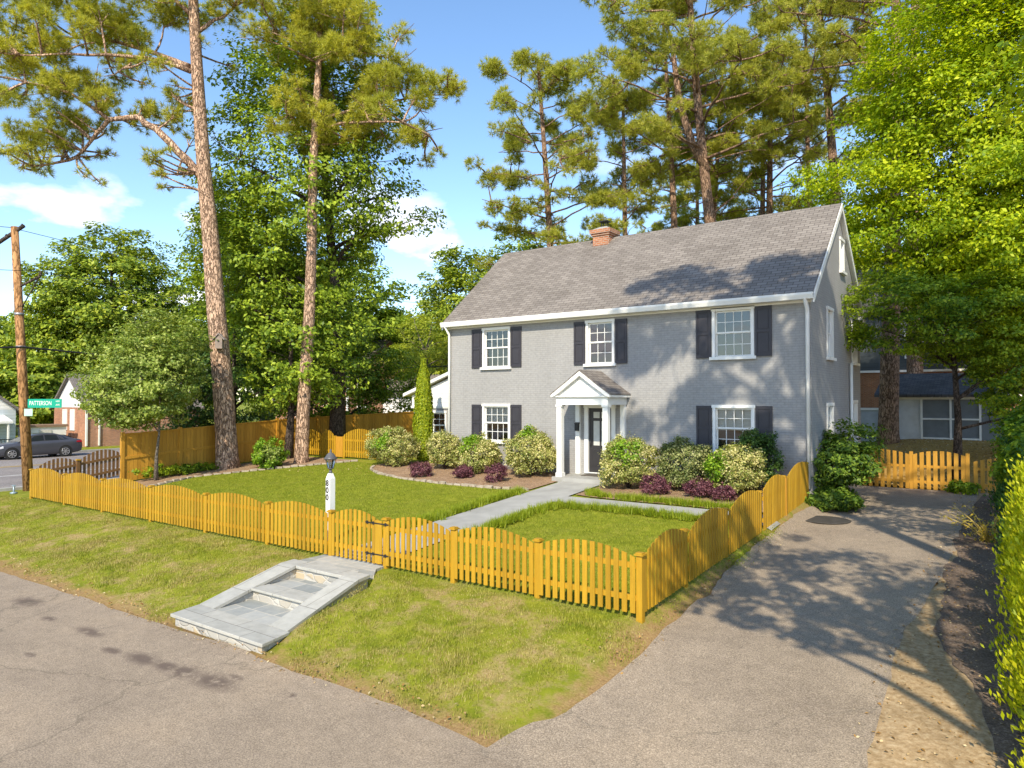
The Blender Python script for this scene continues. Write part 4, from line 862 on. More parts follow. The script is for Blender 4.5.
def cable(label, pts_, r, sag):
    mb = MB(); P_ = []
    for a, b in zip(pts_, pts_[1:]):
        a, b = Vector(a), Vector(b)
        for i in range(17):
            t_ = i / 16
            if P_ and i == 0: continue
            q_ = a.lerp(b, t_); q_.z -= sag * 4 * t_ * (1 - t_); P_.append(q_)
    mb.tube(P_, r, 5); return tag(mb.build('power_cable', M['steel_black']), label, 'cable', None)
cable('thick black cable running along the cross street from the pole', [(-31.6, -20, 6.1), tuple(onp(6.0) + Vector((.19, 0, 0))), (-31.6, 44, 7.0)], .035, .75)
cable('thin upper wire on the cross arm of the utility pole', [(-32.6, -20, 10.9), (-32.2, 10.9, 10.75), (-32.2, 44, 11.3)], .012, .9)
cable('thin wire on the side bracket of the utility pole', [(-31.2, -20, 8.9), tuple(onp(8.35) + Vector((.75, .5, .64))), (-31.2, 44, 9.4)], .012, .9)
sg_ = thing('street_sign', 'green PATTERSON street name sign fixed to the utility pole', 'street sign', tuple(onp(3.75)))
green = plain('sign_green', (.0, .33, .22), .4, .05, 3); q = onp(3.8)
sdir = Vector((.80, .60, 0)).normalized(); snrm = Vector((sdir.y, -sdir.x, 0))
o0 = q + snrm * .2 + sdir * .28
rotm = Matrix(((sdir.x, 0, snrm.x, 0), (sdir.y, 0, snrm.y, 0), (0, 1, 0, 0), (0, 0, 0, 1)))
p = MB(); p.box(0, 1.30, -.17, .17, -.006, .006); p.rot(0, Matrix.Translation(o0) @ rotm); p.build('sign_blade', green, sg_)
text_mesh(sg_, 'lettering', 'PATTERSON', .235, M['white_paint'], Matrix.Translation(o0 + snrm * .009) @ rotm @ Matrix.Translation((.49, 0, 0)), sx=.66)
text_mesh(sg_, 'lettering', 'AVE', .10, M['white_paint'], Matrix.Translation(o0 + snrm * .009) @ rotm @ Matrix.Translation((1.15, -.06, 0)), sx=.9); text_mesh(sg_, 'lettering', '6000', .085, M['white_paint'], Matrix.Translation(o0 + snrm * .009) @ rotm @ Matrix.Translation((1.15, .08, 0)), sx=.9)
p = MB(); q2 = onp(3.45); p.box(0, .32, -.14, .14, -.006, .006); p.rot(0, Matrix.Translation(q2 + snrm * .19 + sdir * .12) @ rotm); p.build('small_sign', plain('pale_sign', (.42, .62, .52), .5, .1, 6), sg_)
p = MB(); p.box(-.05, .15, -.03, .03, -.16, .0); p.rot(0, Matrix.Translation(o0) @ rotm); p.build('bracket', M['steel_black'], sg_)
stk = MB(); sx_, sy_ = -29.9, 10.4; zz_ = g1(sx_, sy_)
stk.tube([(sx_, sy_, zz_ - .1), (sx_, sy_, zz_ + .3)], .03, 6); stk.box(sx_ - .12, sx_ + .12, sy_ - .03, sy_ + .03, zz_ + .27, zz_ + .31); stk.lathe((sx_, sy_, zz_), [(.12, 0), (.12, .05), (.06, .07)], 10)
tag(stk.build('water_spigot', plain('blue_grey_metal', (.28, .36, .42), .4, .1, 4, metal=.3)), 'small blue-grey standpipe in the grass at the street corner', 'standpipe')

# ------------------------------------------------------------------ car on the cross street, nose towards -Y
def car(label, x, y, z, col):
    root = thing('parked_car', label, 'car', (x, y, z)); paint = plain('metallic_grey_paint', col, .28, .05, 1, .6, .35)
    # stations along length: s, half width, z bottom, z shoulder, z crown
    ST = [(-2.42, .62, .38, .55, .66), (-2.36, .78, .24, .60, .76), (-2.0, .88, .18, .68, .86), (-1.2, .92, .18, .74, .95), (-.75, .93, .18, .78, 1.0), (0, .93, .18, .80, 1.02), (1.0, .93, .18, .84, 1.04), (1.7, .92, .20, .88, 1.06), (2.15, .88, .26, .90, 1.08), (2.4, .80, .34, .86, 1.02), (2.46, .70, .42, .78, .92)]
    mb = MB(); rings = []
    for s_, hw, zb, zs, zc in ST:
        prof = [(-hw * .9, zb), (-hw, zb + .12), (-hw * 1.0, zs), (-hw * .9, zc - .03), (-hw * .5, zc), (hw * .5, zc), (hw * .9, zc - .03), (hw, zs), (hw, zb + .12), (hw * .9, zb)]
        b = len(mb.v); rings.append(b); mb.v += [(x + u, y + s_, z + v) for u, v in prof]
    n = 10
    for a, b in zip(rings, rings[1:]):
        for k_ in range(n): mb.face((a + k_, a + (k_ + 1) % n, b + (k_ + 1) % n, b + k_), 0, None, True)
    mb.face([rings[0] + k_ for k_ in range(n)][::-1]); mb.face([rings[-1] + k_ for k_ in range(n)])
    body = mb.build('body', paint, root)
    cb = MB(); GS = [(-1.1, .80, .96, .97), (-.2, .78, .98, 1.40), (.25, .76, 1.0, 1.46), (.9, .76, 1.0, 1.45), (1.5, .76, 1.02, 1.30), (2.05, .74, 1.05, 1.08)]; rings = []
    for s_, hw, zb, zt in GS:
        k2 = .80 if zt > 1.2 else .97; b = len(cb.v); rings.append(b); cb.v += [(x - hw, y + s_, z + zb), (x - hw * k2, y + s_, z + zt - .03), (x - hw * k2 * .7, y + s_, z + zt), (x + hw * k2 * .7, y + s_, z + zt), (x + hw * k2, y + s_, z + zt - .03), (x + hw, y + s_, z + zb)]
    for a, b in zip(rings, rings[1:]):
        for k_ in range(5): cb.face((a + k_, a + k_ + 1, b + k_ + 1, b + k_), 0, None, k_ in (1, 2, 3))
    cb.build('roof', paint, root)
    dark = plain('car_glass', (.02, .025, .03), .06, .05, 1, .8)
    def side_pane(s0, s1, s2, s3, nm='side_window'):
        for sg2 in (-1, 1):
            wb = MB()
            def at_(s_, k_):
                zb = np.interp(s_, [g[0] for g in GS], [g[2] for g in GS]); zt = np.interp(s_, [g[0] for g in GS], [g[3] for g in GS]) - .03; hw = np.interp(s_, [g[0] for g in GS], [g[1] for g in GS]); kk = .80 if zt > 1.15 else .80 + (1.15 - zt) * .9
                return (x + sg2 * (hw * (1 + (kk - 1) * k_) + .012), y + s_, z + zb + (zt - zb) * k_)
            wb.poly([at_(s0, .12), at_(s1, .12), at_(s2, .86), at_(s3, .86)])
            wb.build(nm, dark, root)
    side_pane(-.62, .28, .26, -.2); side_pane(.36, 1.12, 1.0, .34); side_pane(1.18, 1.66, 1.35, 1.06)
    ws = MB(); ws.poly([(x - .72, y - 1.02, z + 1.02), (x + .72, y - 1.02, z + 1.02), (x + .58, y - .24, z + 1.40), (x - .58, y - .24, z + 1.40)]); ws.poly([(x - .58, y + 1.5, z + 1.33), (x + .58, y + 1.5, z + 1.33), (x + .66, y + 1.98, z + 1.12), (x - .66, y + 1.98, z + 1.12)]); ws.build('windscreen', dark, root)
    rub = plain('tyre_rubber', (.02, .02, .02), .8, .1, 5); rim = plain('alloy_rim', (.5, .5, .52), .3, .1, 4, .6, .7)
    for sx2 in (-1, 1):
        for sy2 in (-1.43, 1.42):
            wlx = x + sx2 * .84; Mx = Matrix.Translation((wlx, y + sy2, z + .33)) @ Matrix.Rotation(R(90) * sx2, 4, 'Y')
            t_ = MB(); t_.lathe((0, 0, 0), [(.22, -.1), (.31, -.1), (.335, -.07), (.335, .07), (.31, .1), (.23, .105)], 24); t_.rot(0, Mx); ty = t_.build('wheel', rub, root)
            r_2 = MB()
            r_2.lathe((0, 0, 0), [(.225, .09), (.225, .108), (.20, .108), (.20, .095)], 24)
            for k_ in range(7):
                a = k_ * 2 * math.pi / 7; s0 = len(r_2.v); r_2.box(.03, .21, -.028, .028, .097, .112); r_2.rot(s0, Matrix.Rotation(a, 4, 'Z'))
            r_2.lathe((0, 0, 0), [(.055, .1), (.05, .118)], 12); r_2.rot(0, Mx); r_2.build('rim', rim, ty)
            ar = MB(); ar.lathe((0, 0, 0), [(.39, .085), (.39, .098)], 24); ar.rot(0, Mx); ar.build('wheel_arch', rub, root)
    red = plain('tail_light_red', (.35, .01, .02), .25, .1, 3); hl = plain('head_light', (.6, .62, .65), .1, .05, 3)
    for sx2 in (-1, 1):
        t_ = MB(); t_.hexa([(x + sx2 * .80, y + 2.16, z + .84), (x + sx2 * .905, y + 2.05, z + .86), (x + sx2 * .86, y + 2.38, z + .86), (x + sx2 * .6, y + 2.45, z + .84)], [(x + sx2 * .8, y + 2.16, z + .97), (x + sx2 * .88, y + 2.05, z + .95), (x + sx2 * .83, y + 2.38, z + .98), (x + sx2 * .6, y + 2.44, z + .97)]); t_.build('tail_light', red, root)
        t_ = MB(); t_.hexa([(x + sx2 * .6, y - 2.40, z + .6), (x + sx2 * .84, y - 2.30, z + .6), (x + sx2 * .91, y - 1.85, z + .68), (x + sx2 * .7, y - 1.9, z + .68)], [(x + sx2 * .6, y - 2.37, z + .70), (x + sx2 * .80, y - 2.28, z + .72), (x + sx2 * .90, y - 1.85, z + .78), (x + sx2 * .7, y - 1.9, z + .84)]); t_.build('head_light', hl, root)
    return root
car('dark grey sedan parked across the street behind the utility pole', -48.6, 17.9, .43, (.085, .088, .105))

# ------------------------------------------------------------------ neighbouring houses
def gable_house(root, x0, x1, y0, y1, zb, ze, zr, wallm, gablem, roofm, axis_='y', og=.3, gable_z=None):
    """ridge along Y (gable faces -Y) or along X (gable faces +X)"""
    w_ = MB(); w_.box(x0, x1, y0, y1, zb, ze); w_.build('wall', wallm, root)
    g_ = MB(); r_ = MB(); 
    if axis_ == 'y':
        m = (x0 + x1) / 2; g_.prism_y([(x0, ze), (x1, ze), (m, zr)], y0 - .01, y1 + .01)
        for s_, xe in ((-1, x0 - og), (1, x1 + og)):
            k_ = (zr - ze) / (m - x0); zl = ze - og * k_
            r_.prism_y([(xe, zl), (xe, zl + .16), (m, zr + .18), (m, zr)] if s_ < 0 else [(xe, zl + .16), (xe, zl), (m, zr), (m, zr + .18)], y0 - og, y1 + og)
    else:
        m = (y0 + y1) / 2; g_.prism_x([(y0, ze), (y1, ze), (m, zr)], x0 - .01, x1 + .01)
        for s_, ye in ((-1, y0 - og), (1, y1 + og)):
            k_ = (zr - ze) / (m - y0); zl = ze - og * k_
            r_.prism_x([(ye, zl), (ye, zl + .16), (m, zr + .18), (m, zr)] if s_ < 0 else [(ye, zl + .16), (ye, zl), (m, zr), (m, zr + .18)], x0 - og, x1 + og)
    g_.build('gable', gablem, root); r_.build('roof', roofm, root)
def flat_window(root, plane, c, u0, u1, v0, v1, louvre=False, nx=2, ny=2):
    f_ = MB(); p_ = MB()
    def bx(mb, a, b, d0, d1, e, f):
        if plane == 'y': mb.box(a, b, c - d1, c - d0, e, f)
        else: mb.box(c + d0, c + d1, a, b, e, f)
    t_ = .09
    bx(f_, u0, u0 + t_, .002, .06, v0, v1); bx(f_, u1 - t_, u1, .002, .06, v0, v1); bx(f_, u0 + t_, u1 - t_, .002, .06, v0, v0 + t_); bx(f_, u0 + t_, u1 - t_, .002, .06, v1 - t_, v1)
    for i in range(1, nx): u = u0 + (u1 - u0) * i / nx; bx(f_, u - .02, u + .02, .002, .05, v0 + t_, v1 - t_)
    for i in range(1, ny): v_ = v0 + (v1 - v0) * i / ny; bx(f_, u0 + t_, u1 - t_, .002, .045, v_ - .02, v_ + .02)
    w_ = f_.build('window', M['white_paint'], root); bx(p_, u0 + t_, u1 - t_, .002, .03, v0 + t_, v1 - t_)
    p_.build('pane', M['white_paint'] if louvre else plain('dark_pane', (.03, .035, .04), .08, .1, 1, .7), w_); return w_
white_sid = siding_mat('white_siding', (.78, .78, .77), .22); grey_sid = siding_mat('slate_siding', (.07, .085, .095), .24)
bh = thing('brick_house', 'small orange brick house with white gable across the street behind the car', 'house', (-59.5, 28, .6))
gable_house(bh, -61.6, -56.0, 24.1, 33, .3, 3.35, 5.75, M['red_brick'], white_sid, M['shingle'], 'y', .25)
for a in (-60.0, -58.7): flat_window(bh, 'y', 24.1, a, a + .75, 1.6, 3.2, True, 1, 3)
d = MB(); d.box(-56.02, -55.9, 24.0, 24.12, .5, 3.3); d.box(-55.99, -55.9, 24.9, 25.0, .5, 3.3); d.build('downspout', M['white_paint'], bh)
lh = thing('cottage', 'pale grey cottage with awning at the left edge across the street', 'house', (-59, 15, .6))
gable_house(lh, -66, -56.2, 12, 19.6, .3, 3.25, 6.2, siding_mat('pale_blue_siding', (.55, .62, .66), .22), white_sid, M['shingle'], 'x', .35)
aw = MB(); aw.prism_y([(-56.2, 2.9), (-56.2, 2.75), (-54.6, 2.35), (-54.6, 2.5)], 14.5, 18.9); aw.build('awning', M['white_paint'], lh)
d = MB(); d.box(-56.19, -56.12, 17.6, 18.5, .6, 2.6); d.build('door', M['white_paint'], lh)
for y_ in (14.7, 18.6): d = MB(); d.box(-54.75, -54.65, y_, y_ + .1, .4, 2.4); d.build('porch_post', M['white_paint'], lh)
ra = MB()
for i in range(22): y_ = 14.6 + i * .22; ra.tube([(-54.3, y_, .4), (-54.3, y_, 1.3)], .02, 4)
ra.tube([(-54.3, 14.5, 1.3), (-54.3, 19.5, 1.3)], .03, 4); ra.build('railing', M['steel_black'], lh)
sh = thing('storage_shed', 'low white shed with brown lid behind the grey sedan', 'shed', (-58, 22.2, .6))
p = MB(); p.box(-58.6, -57.2, 20.6, 23.2, .3, 1.95); p.build('body', M['white_paint'], sh); p = MB(); p.box(-58.7, -57.1, 20.5, 23.3, 1.952, 2.12); p.build('lid', plain('brown_lid', (.28, .18, .12), .8), sh)
p = MB(); p.box(-57.198, -57.15, 21.4, 22.2, .5, 1.75); p.build('door', plain('cream_door', (.6, .58, .52), .6), sh)
oh = thing('brick_house', 'orange brick house with white garage behind the board fence and trees', 'house', (-47, 46, 1.5))
gable_house(oh, -56, -46.2, 40.5, 50, 1.0, 6.0, 9.2, M['red_brick'], M['red_brick'], M['shingle'], 'x', .3)
for (y_, z_) in ((41.6, 1.9), (45.0, 1.9), (41.6, 4.3), (45, 4.3)): flat_window(oh, 'x', -46.2, y_, y_ + 1.0, z_, z_ + 1.5)
for x_ in (-53, -49.2): flat_window(oh, 'y', 40.5, x_, x_ + 1.1, 1.9, 3.5)
d = MB(); d.box(-46.22, -46.08, 40.42, 40.56, 1.2, 5.9); d.build('downspout', M['white_paint'], oh)
ga = thing('garage', 'low white garage right of the orange brick house behind the fence', 'garage', (-43, 47, 1.5))
gable_house(ga, -46.0, -40.0, 44.5, 50, 1.0, 4.4, 6.0, white_sid, white_sid, M['shingle'], 'x', .3)
p = MB(); p.box(-45.2, -41.2, 44.42, 44.497, 1.4, 4.0)
for i in range(1, 4): p.box(-45.2, -41.2, 44.40, 44.419, 1.4 + i * .65 - .02, 1.4 + i * .65 + .02)
p.build('garage_door', plain('garage_door_white', (.72, .72, .72), .6, .05), ga)
rh = thing('neighbour_house', 'dark slate-sided house with brown brick base behind the driveway gate', 'house', (-3, 52, 2))
w_ = MB(); w_.box(-12, 6, 50, 60, 1, 5.75); w_.build('brick_base', M['brown_brick'], rh); w_ = MB(); w_.box(-12.1, 6.1, 49.9, 60.1, 5.752, 9.6); w_.build('upper_wall', grey_sid, rh)
w_ = MB(); w_.box(-12.12, 6.12, 49.84, 49.9, 5.66, 5.80); w_.build('trim_band', M['white_paint'], rh)
r_ = MB(); r_.prism_x([(49.4, 9.5), (60.6, 9.5), (55, 13.2)], -12.5, 6.5); r_.build('roof', M['shingle_dark'], rh)
for a in (-5.5, -3.9, -1.0, -9.5): flat_window(rh, 'y', 49.9, a, a + 1.05, 6.5, 8.2, False, 2, 2)
for a in (-4.1, -.5): flat_window(rh, 'y', 50, a, a + .9, 3.7, 4.8)
ps = thing('garden_shed', 'grey shed with white framed panels and dark sloping roof behind the gate', 'shed', (-3.5, 41, 2))
w_ = MB(); w_.box(-5.55, -.4, 40.3, 43.2, 1.5, 4.0); w_.build('wall', plain('grey_panel', (.16, .18, .20), .5, .15, 2), ps)
w_ = MB()
for a in (-5.55, -3.78, -2.55, -1.35): w_.box(a, a + .09, 40.24, 40.297, 1.9, 3.95)
w_.box(-5.55, -.4, 40.22, 40.297, 3.95, 4.06); w_.box(-3.69, -1.35, 40.25, 40.297, 2.95, 3.03); w_.box(-3.69, -1.35, 40.25, 40.297, 2.0, 2.08); w_.build('frame', M['white_paint'], ps)
w_ = MB(); w_.poly([(-5.46, 40.29, 1.95), (-3.78, 40.29, 1.95), (-3.78, 40.29, 3.95), (-5.46, 40.29, 3.95)]); w_.build('white_panel', plain('white_panel', (.55, .57, .6), .5, .15, 2), ps)
r_ = MB(); r_.prism_x([(40.0, 4.07), (43.4, 5.2), (43.4, 5.35), (40.0, 4.2)], -5.8, -.2); r_.build('roof', M['shingle_dark'], ps)
w_ = thing('board_screen', 'pale grey board screen left of the panel shed beside the house', 'screen', (-6.4, 40, 2)); p = MB(); p.box(-7.5, -5.6, 40.35, 40.42, 1.5, 3.5)
p.build('boards', plain('pale_boards', (.45, .48, .52), .6, .15, 2), w_); p = MB(); p.box(-7.52, -5.62, 40.3, 40.345, 3.4, 3.52); p.box(-6.6, -6.5, 40.3, 40.345, 1.6, 3.4); p.build('frame', M['white_paint'], w_)

mhc = MB(); mhc.lathe((-4.0, 19.45, g1(-4.0, 19.45)), [(.62, .012), (.62, .026), (.58, .03), (.0, .03)], 32); tag(mhc.build('manhole_cover', plain('dark_cover', (.055, .05, .045), .8, .25, 6)), 'dark round cover set in the driveway near the house corner', 'cover')

# ------------------------------------------------------------------ trees
def skeleton_to(nodes, target):
    d = np.linalg.norm(nodes[:, :3] - target, axis=1) + np.maximum(0, nodes[:, 2] - target[2] + .2) * 1.2
    return nodes[np.argmin(d)]

def broadleaf(name, label, cat, base, trunk, r0, ells, ncl, clr, lpc, ls, mat, bark, seed, group=None, nlimb=10, flat=.5, hollow=.5, twig=.6, parts=True):
    rg = np.random.default_rng(seed); root = thing(name, label, cat, base, group); B = np.array(base)
    trunk = [np.array(p, float) + B for p in trunk]; n = len(trunk); mb = MB(); mb.tube([Vector(p) for p in trunk], [r0 * (1.25 if i == 0 else 1 - .72 * i / (n - 1)) for i in range(n)], 10)
    nodes = []
    for a, b in zip(trunk, trunk[1:]): nodes += [a + (b - a) * t for t in np.linspace(.15, 1, 6)]
    vol = np.array([e[3] * e[4] * e[5] for e in ells]); vol = vol / vol.sum(); which = rg.choice(len(ells), ncl, p=vol); C = []
    for k_ in which:
        e = ells[k_]; d = unit(rg.normal(size=3)); rr = rg.uniform(hollow ** 2, 1) ** .5 * rg.uniform(.86, 1.06); C.append(B + np.array(e[:3]) + d * np.array(e[3:]) * rr)
    C = np.array(C); ctr = C.mean(0)
    tz0 = trunk[0][2] + .25 * (trunk[-1][2] - trunk[0][2]); tr_n = np.array([q for q in nodes if q[2] > tz0] or nodes)
    for i in rg.choice(ncl, min(nlimb, ncl), replace=False):
        c = C[i]; h = np.linalg.norm((c - tr_n)[:, :2], axis=1) * .55; a = tr_n[np.argmin(np.abs(tr_n[:, 2] - (c[2] - h)))]
        m = (a + c) / 2 + np.array([0, 0, .12 * np.linalg.norm(c - a)]) + rg.normal(size=3) * .08 * np.linalg.norm(c - a)
        P_ = bez(a, m, c, 7); mb.tube([Vector(p) for p in P_], list(np.linspace(r0 * .38, r0 * .07, 8)), 6); nodes += P_[1:]
    nd = np.array(nodes)
    for c in C:
        if rg.random() < twig:
            a = skeleton_to(nd, c)
            if np.linalg.norm(c - a) > 3.2: continue
            m = (a + c) / 2 + rg.normal(size=3) * .1 * np.linalg.norm(c - a); P_ = bez(a, m, c, 3); mb.tube([Vector(p) for p in P_], [r0 * .07, r0 * .05, r0 * .04, r0 * .02], 4, cap=False)
    mb.build('trunk', bark, root)
    k = np.repeat(np.arange(ncl), lpc); rad = clr * rg.uniform(.65, 1.25, ncl)[k][:, None]; g = rg.normal(size=(len(k), 3)); g = unit(g) * rg.uniform(.2, 1, (len(k), 1)) ** .6; g[:, 2] *= flat
    L_ = C[k] + g * rad; out_ = unit(C[k] - ctr); N = unit(np.array([0, 0, .7]) + .55 * out_ + .35 * g + rg.normal(size=g.shape) * .45)
    V, F = leaf_quads(L_, N, np.full(len(L_), ls), rg); np_mesh('crown', V, F, mat, root); return root

def pine(name, label, base, trunk, r0, limbs, clumps, seed, mat, bark, group=None, per=66, nl=38, ln=.28, wd=.021, twigs=True, fork=None):
    """limbs: list of polylines (local); clumps: (x,y,z,r) local"""
    rg = np.random.default_rng(seed); B = np.array(base, float); root = thing(name, label, 'pine tree', base, group); mb = MB(); tp_ = [np.array(p, float) + B for p in trunk]; n = len(tp_)
    # smooth trunk
    fine = []
    for i in range(n - 1):
        p0 = tp_[max(i - 1, 0)]; p1 = tp_[i]; p2 = tp_[i + 1]; p3 = tp_[min(i + 2, n - 1)]
        for t in np.linspace(0, 1, 5)[:-1]: fine.append(.5 * (2 * p1 + (p2 - p0) * t + (2 * p0 - 5 * p1 + 4 * p2 - p3) * t * t + (3 * p1 - p0 - 3 * p2 + p3) * t ** 3))
    fine.append(tp_[-1]); m = len(fine); rad = [r0 * (1 - .72 * (i / (m - 1)) ** 1.1) for i in range(m)]; rad[0] *= 1.25; rad[1] *= 1.06
    mb.tube([Vector(p) for p in fine], rad, 14); nodes = [p for i, p in enumerate(fine) if i > m * .45]
    for lb in limbs:
        P_ = [np.array(p, float) + B for p in lb[1]]; k_ = len(P_); F_ = []
        for i in range(k_ - 1):
            for t in np.linspace(0, 1, 4)[:-1]: F_.append(P_[i] * (1 - t) + P_[i + 1] * t)
        F_.append(P_[-1]); mb.tube([Vector(p + rg.normal(size=3) * .03) for p in F_], list(np.linspace(lb[0], lb[0] * .25, len(F_))), 7); nodes += F_[1:]
    nd = np.array(nodes); C = np.array([c[:3] for c in clumps]) + B; Rr = np.array([c[3] for c in clumps])
    if twigs:
        for c, r in zip(C, Rr):
            a = skeleton_to(nd, c); L_ = np.linalg.norm(c - a); mid = (a + c) / 2 + np.array([0, 0, -.06 * L_]) + rg.normal(size=3) * .08 * L_
            P_ = bez(a, mid, c, 4); mb.tube([Vector(p) for p in P_], [.05, .045, .04, .03, .02], 5, cap=False)
            for _ in range(3): q = c + rg.normal(size=3) * r * np.array([.6, .6, .35]); mb.tube([Vector(P_[3]), Vector(q)], [.025, .012], 4, cap=False)
    mb.build('trunk', bark, root)
    cnt = np.maximum(6, (per * (Rr / .9) ** 2)).astype(int); k = np.repeat(np.arange(len(C)), cnt); g = unit(rg.normal(size=(len(k), 3))) * rg.uniform(.15, 1, (len(k), 1)) ** .5
    g2 = g * np.array([1, 1, .62]); T = C[k] + g2 * Rr[k][:, None]; A = unit(g + np.array([0, 0, .55]))
    V, F = needle_tris(T, A, nl, ln, wd, rg); np_mesh('crown', V, F, mat, root); return root

CR = np.array([math.cos(R(35.54)), math.sin(R(35.54))]); CD = np.array([-math.sin(R(35.54)), math.cos(R(35.54))])   # a tree's own left-right and depth axes
def rz(r, z, d=0): return (CR[0] * r + CD[0] * d, CR[1] * r + CD[1] * d, z)

rg0 = np.random.default_rng(3)
# --- pine one: big leaning loblolly with a heavy limb to the left (measures in metres from its foot)
K1 = .042
def m1(px, py): return ((px - 228) * K1, (399.5 - py) * K1 + 3.95 - 1.05)
tr1 = [rz(0, -.2), rz(-.25, 3.5), rz(-.6, 7.1), rz(-.85, 10), rz(-1.1, 12.3), rz(-1.4, 16), rz(-1.6, 19), rz(-1.75, 22), rz(-1.6, 25.5)]
def lim(r, pts_): return (r, [rz(*m1(a, b), d) for a, b, d in pts_])
lb1 = [lim(.20, [(200, 178, 0), (185, 160, -.2), (165, 138, -.5), (143, 121, -.6), (112, 122, -.4), (88, 138, 0), (68, 152, .4)]), lim(.13, [(186, 64, 0), (160, 50, .4), (110, 30, .9), (70, 20, 1.2), (20, 18, 1.4)]), lim(.11, [(187, 68, 0), (145, 60, -.5), (100, 66, -1.2), (40, 70, -1.6)]), lim(.09, [(112, 122, -.4), (80, 100, -1.0), (45, 95, -1.4)]), lim(.1, [(190, 30, 0), (215, 5, .5), (240, -25, .8)]), lim(.1, [(186, 10, 0), (150, -20, -.6), (100, -40, -1)]), lim(.06, [(198, 170, 0), (180, 165, .5), (165, 168, .8)]), lim(.08, [(68, 152, .4), (40, 158, .6), (5, 160, .8)]), lim(.05, [(135, 66, -.6), (125, 78, -.8), (112, 84, -.9)])]
cl1 = []
for (px, py, r) in [(12, 18, 24), (45, 8, 24), (75, 22, 24), (105, 10, 22), (135, 26, 18), (160, 8, 20), (25, 45, 22), (60, 48, 22), (92, 48, 17), (30, 72, 20), (8, 62, 18), (66, 70, 16), (118, 56, 15), (150, 76, 9), (165, 82, 9), (55, 95, 20), (85, 88, 20), (112, 104, 17), (140, 104, 14), (158, 112, 13), (130, 118, 12), (72, 112, 16), (42, 118, 18), (20, 128, 18), (55, 134, 15), (88, 122, 14), (8, 150, 14), (30, 152, 12), (62, 172, 8), (78, 146, 8), (45, 140, 10), (172, 84, 8), (180, 170, 7), (165, 166, 7), (170, 180, 7), (120, -10, 24), (70, -15, 26), (180, -12, 24), (215, -2, 20), (240, -15, 20), (20, -15, 24), (205, 40, 8), (170, 98, 7), (5, 95, 16)]:
    a, b = m1(px, py)
    for _ in range(3): cl1.append((*rz(a + rg0.normal() * .4, b + rg0.normal() * .22, rg0.normal() * 1.1), r * K1 * .86))
pine('pine_tree', 'tall leaning pine with birdhouse on its trunk, heavy limb reaching left', (-26.76, 17.04, 1.05), tr1, .44, lb1, cl1, 1, M['needles'], M['pine_bark'])
# --- pine two: slimmer straight pine
K2 = .043
def m2(px, py): return ((px - 297) * K2, (399.5 - py) * K2 + 3.95 - 1.15)
def lim2(r, pts_): return (r, [rz(*m2(a, b), d) for a, b, d in pts_])
tr2 = [rz(0, -.2), rz(.12, 3), rz(.33, 6.7), rz(.4, 10), rz(.45, 13), rz(.6, 16.2), rz(.7, 18.5), rz(.75, 22)]
lb2 = [lim2(.08, [(309, 120, 0), (330, 108, .4), (370, 95, .8), (410, 85, 1), (440, 82, 1)]), lim2(.07, [(312, 60, 0), (340, 52, -.4), (385, 62, -.6)]), lim2(.06, [(310, 100, 0), (285, 118, -.5), (270, 130, -.6)]), lim2(.06, [(312, 50, 0), (285, 35, .5), (260, 28, .6)]), lim2(.07, [(309, 130, 0), (350, 125, -.6), (400, 128, -.8), (425, 140, -.8)])]
cl2 = []
for (px, py, r) in [(312, 18, 26), (285, 28, 22), (262, 22, 16), (342, 24, 24), (270, 48, 16), (330, 52, 22), (298, 52, 20), (355, 52, 20), (372, 30, 16), (378, 92, 20), (402, 76, 20), (432, 84, 17), (415, 100, 15), (290, 112, 20), (276, 134, 14), (296, 138, 16), (322, 128, 17), (345, 120, 18), (382, 124, 18), (362, 112, 14), (410, 124, 14), (424, 148, 10), (446, 76, 9), (388, 66, 16), (355, 88, 12), (312, -14, 28), (345, -10, 24), (280, -10, 22), (405, 135, 12), (300, 90, 12)]:
    a, b = m2(px, py)
    for _ in range(3): cl2.append((*rz(a + rg0.normal() * .35, b + rg0.normal() * .22, rg0.normal() * .95), r * K2 * .86))
pine('pine_tree', 'slender straight pine right of the birdhouse pine on the lawn edge', (-24.85, 19.25, 1.15), tr2, .29, lb2, cl2, 2, M['needles'], M['pine_bark'])
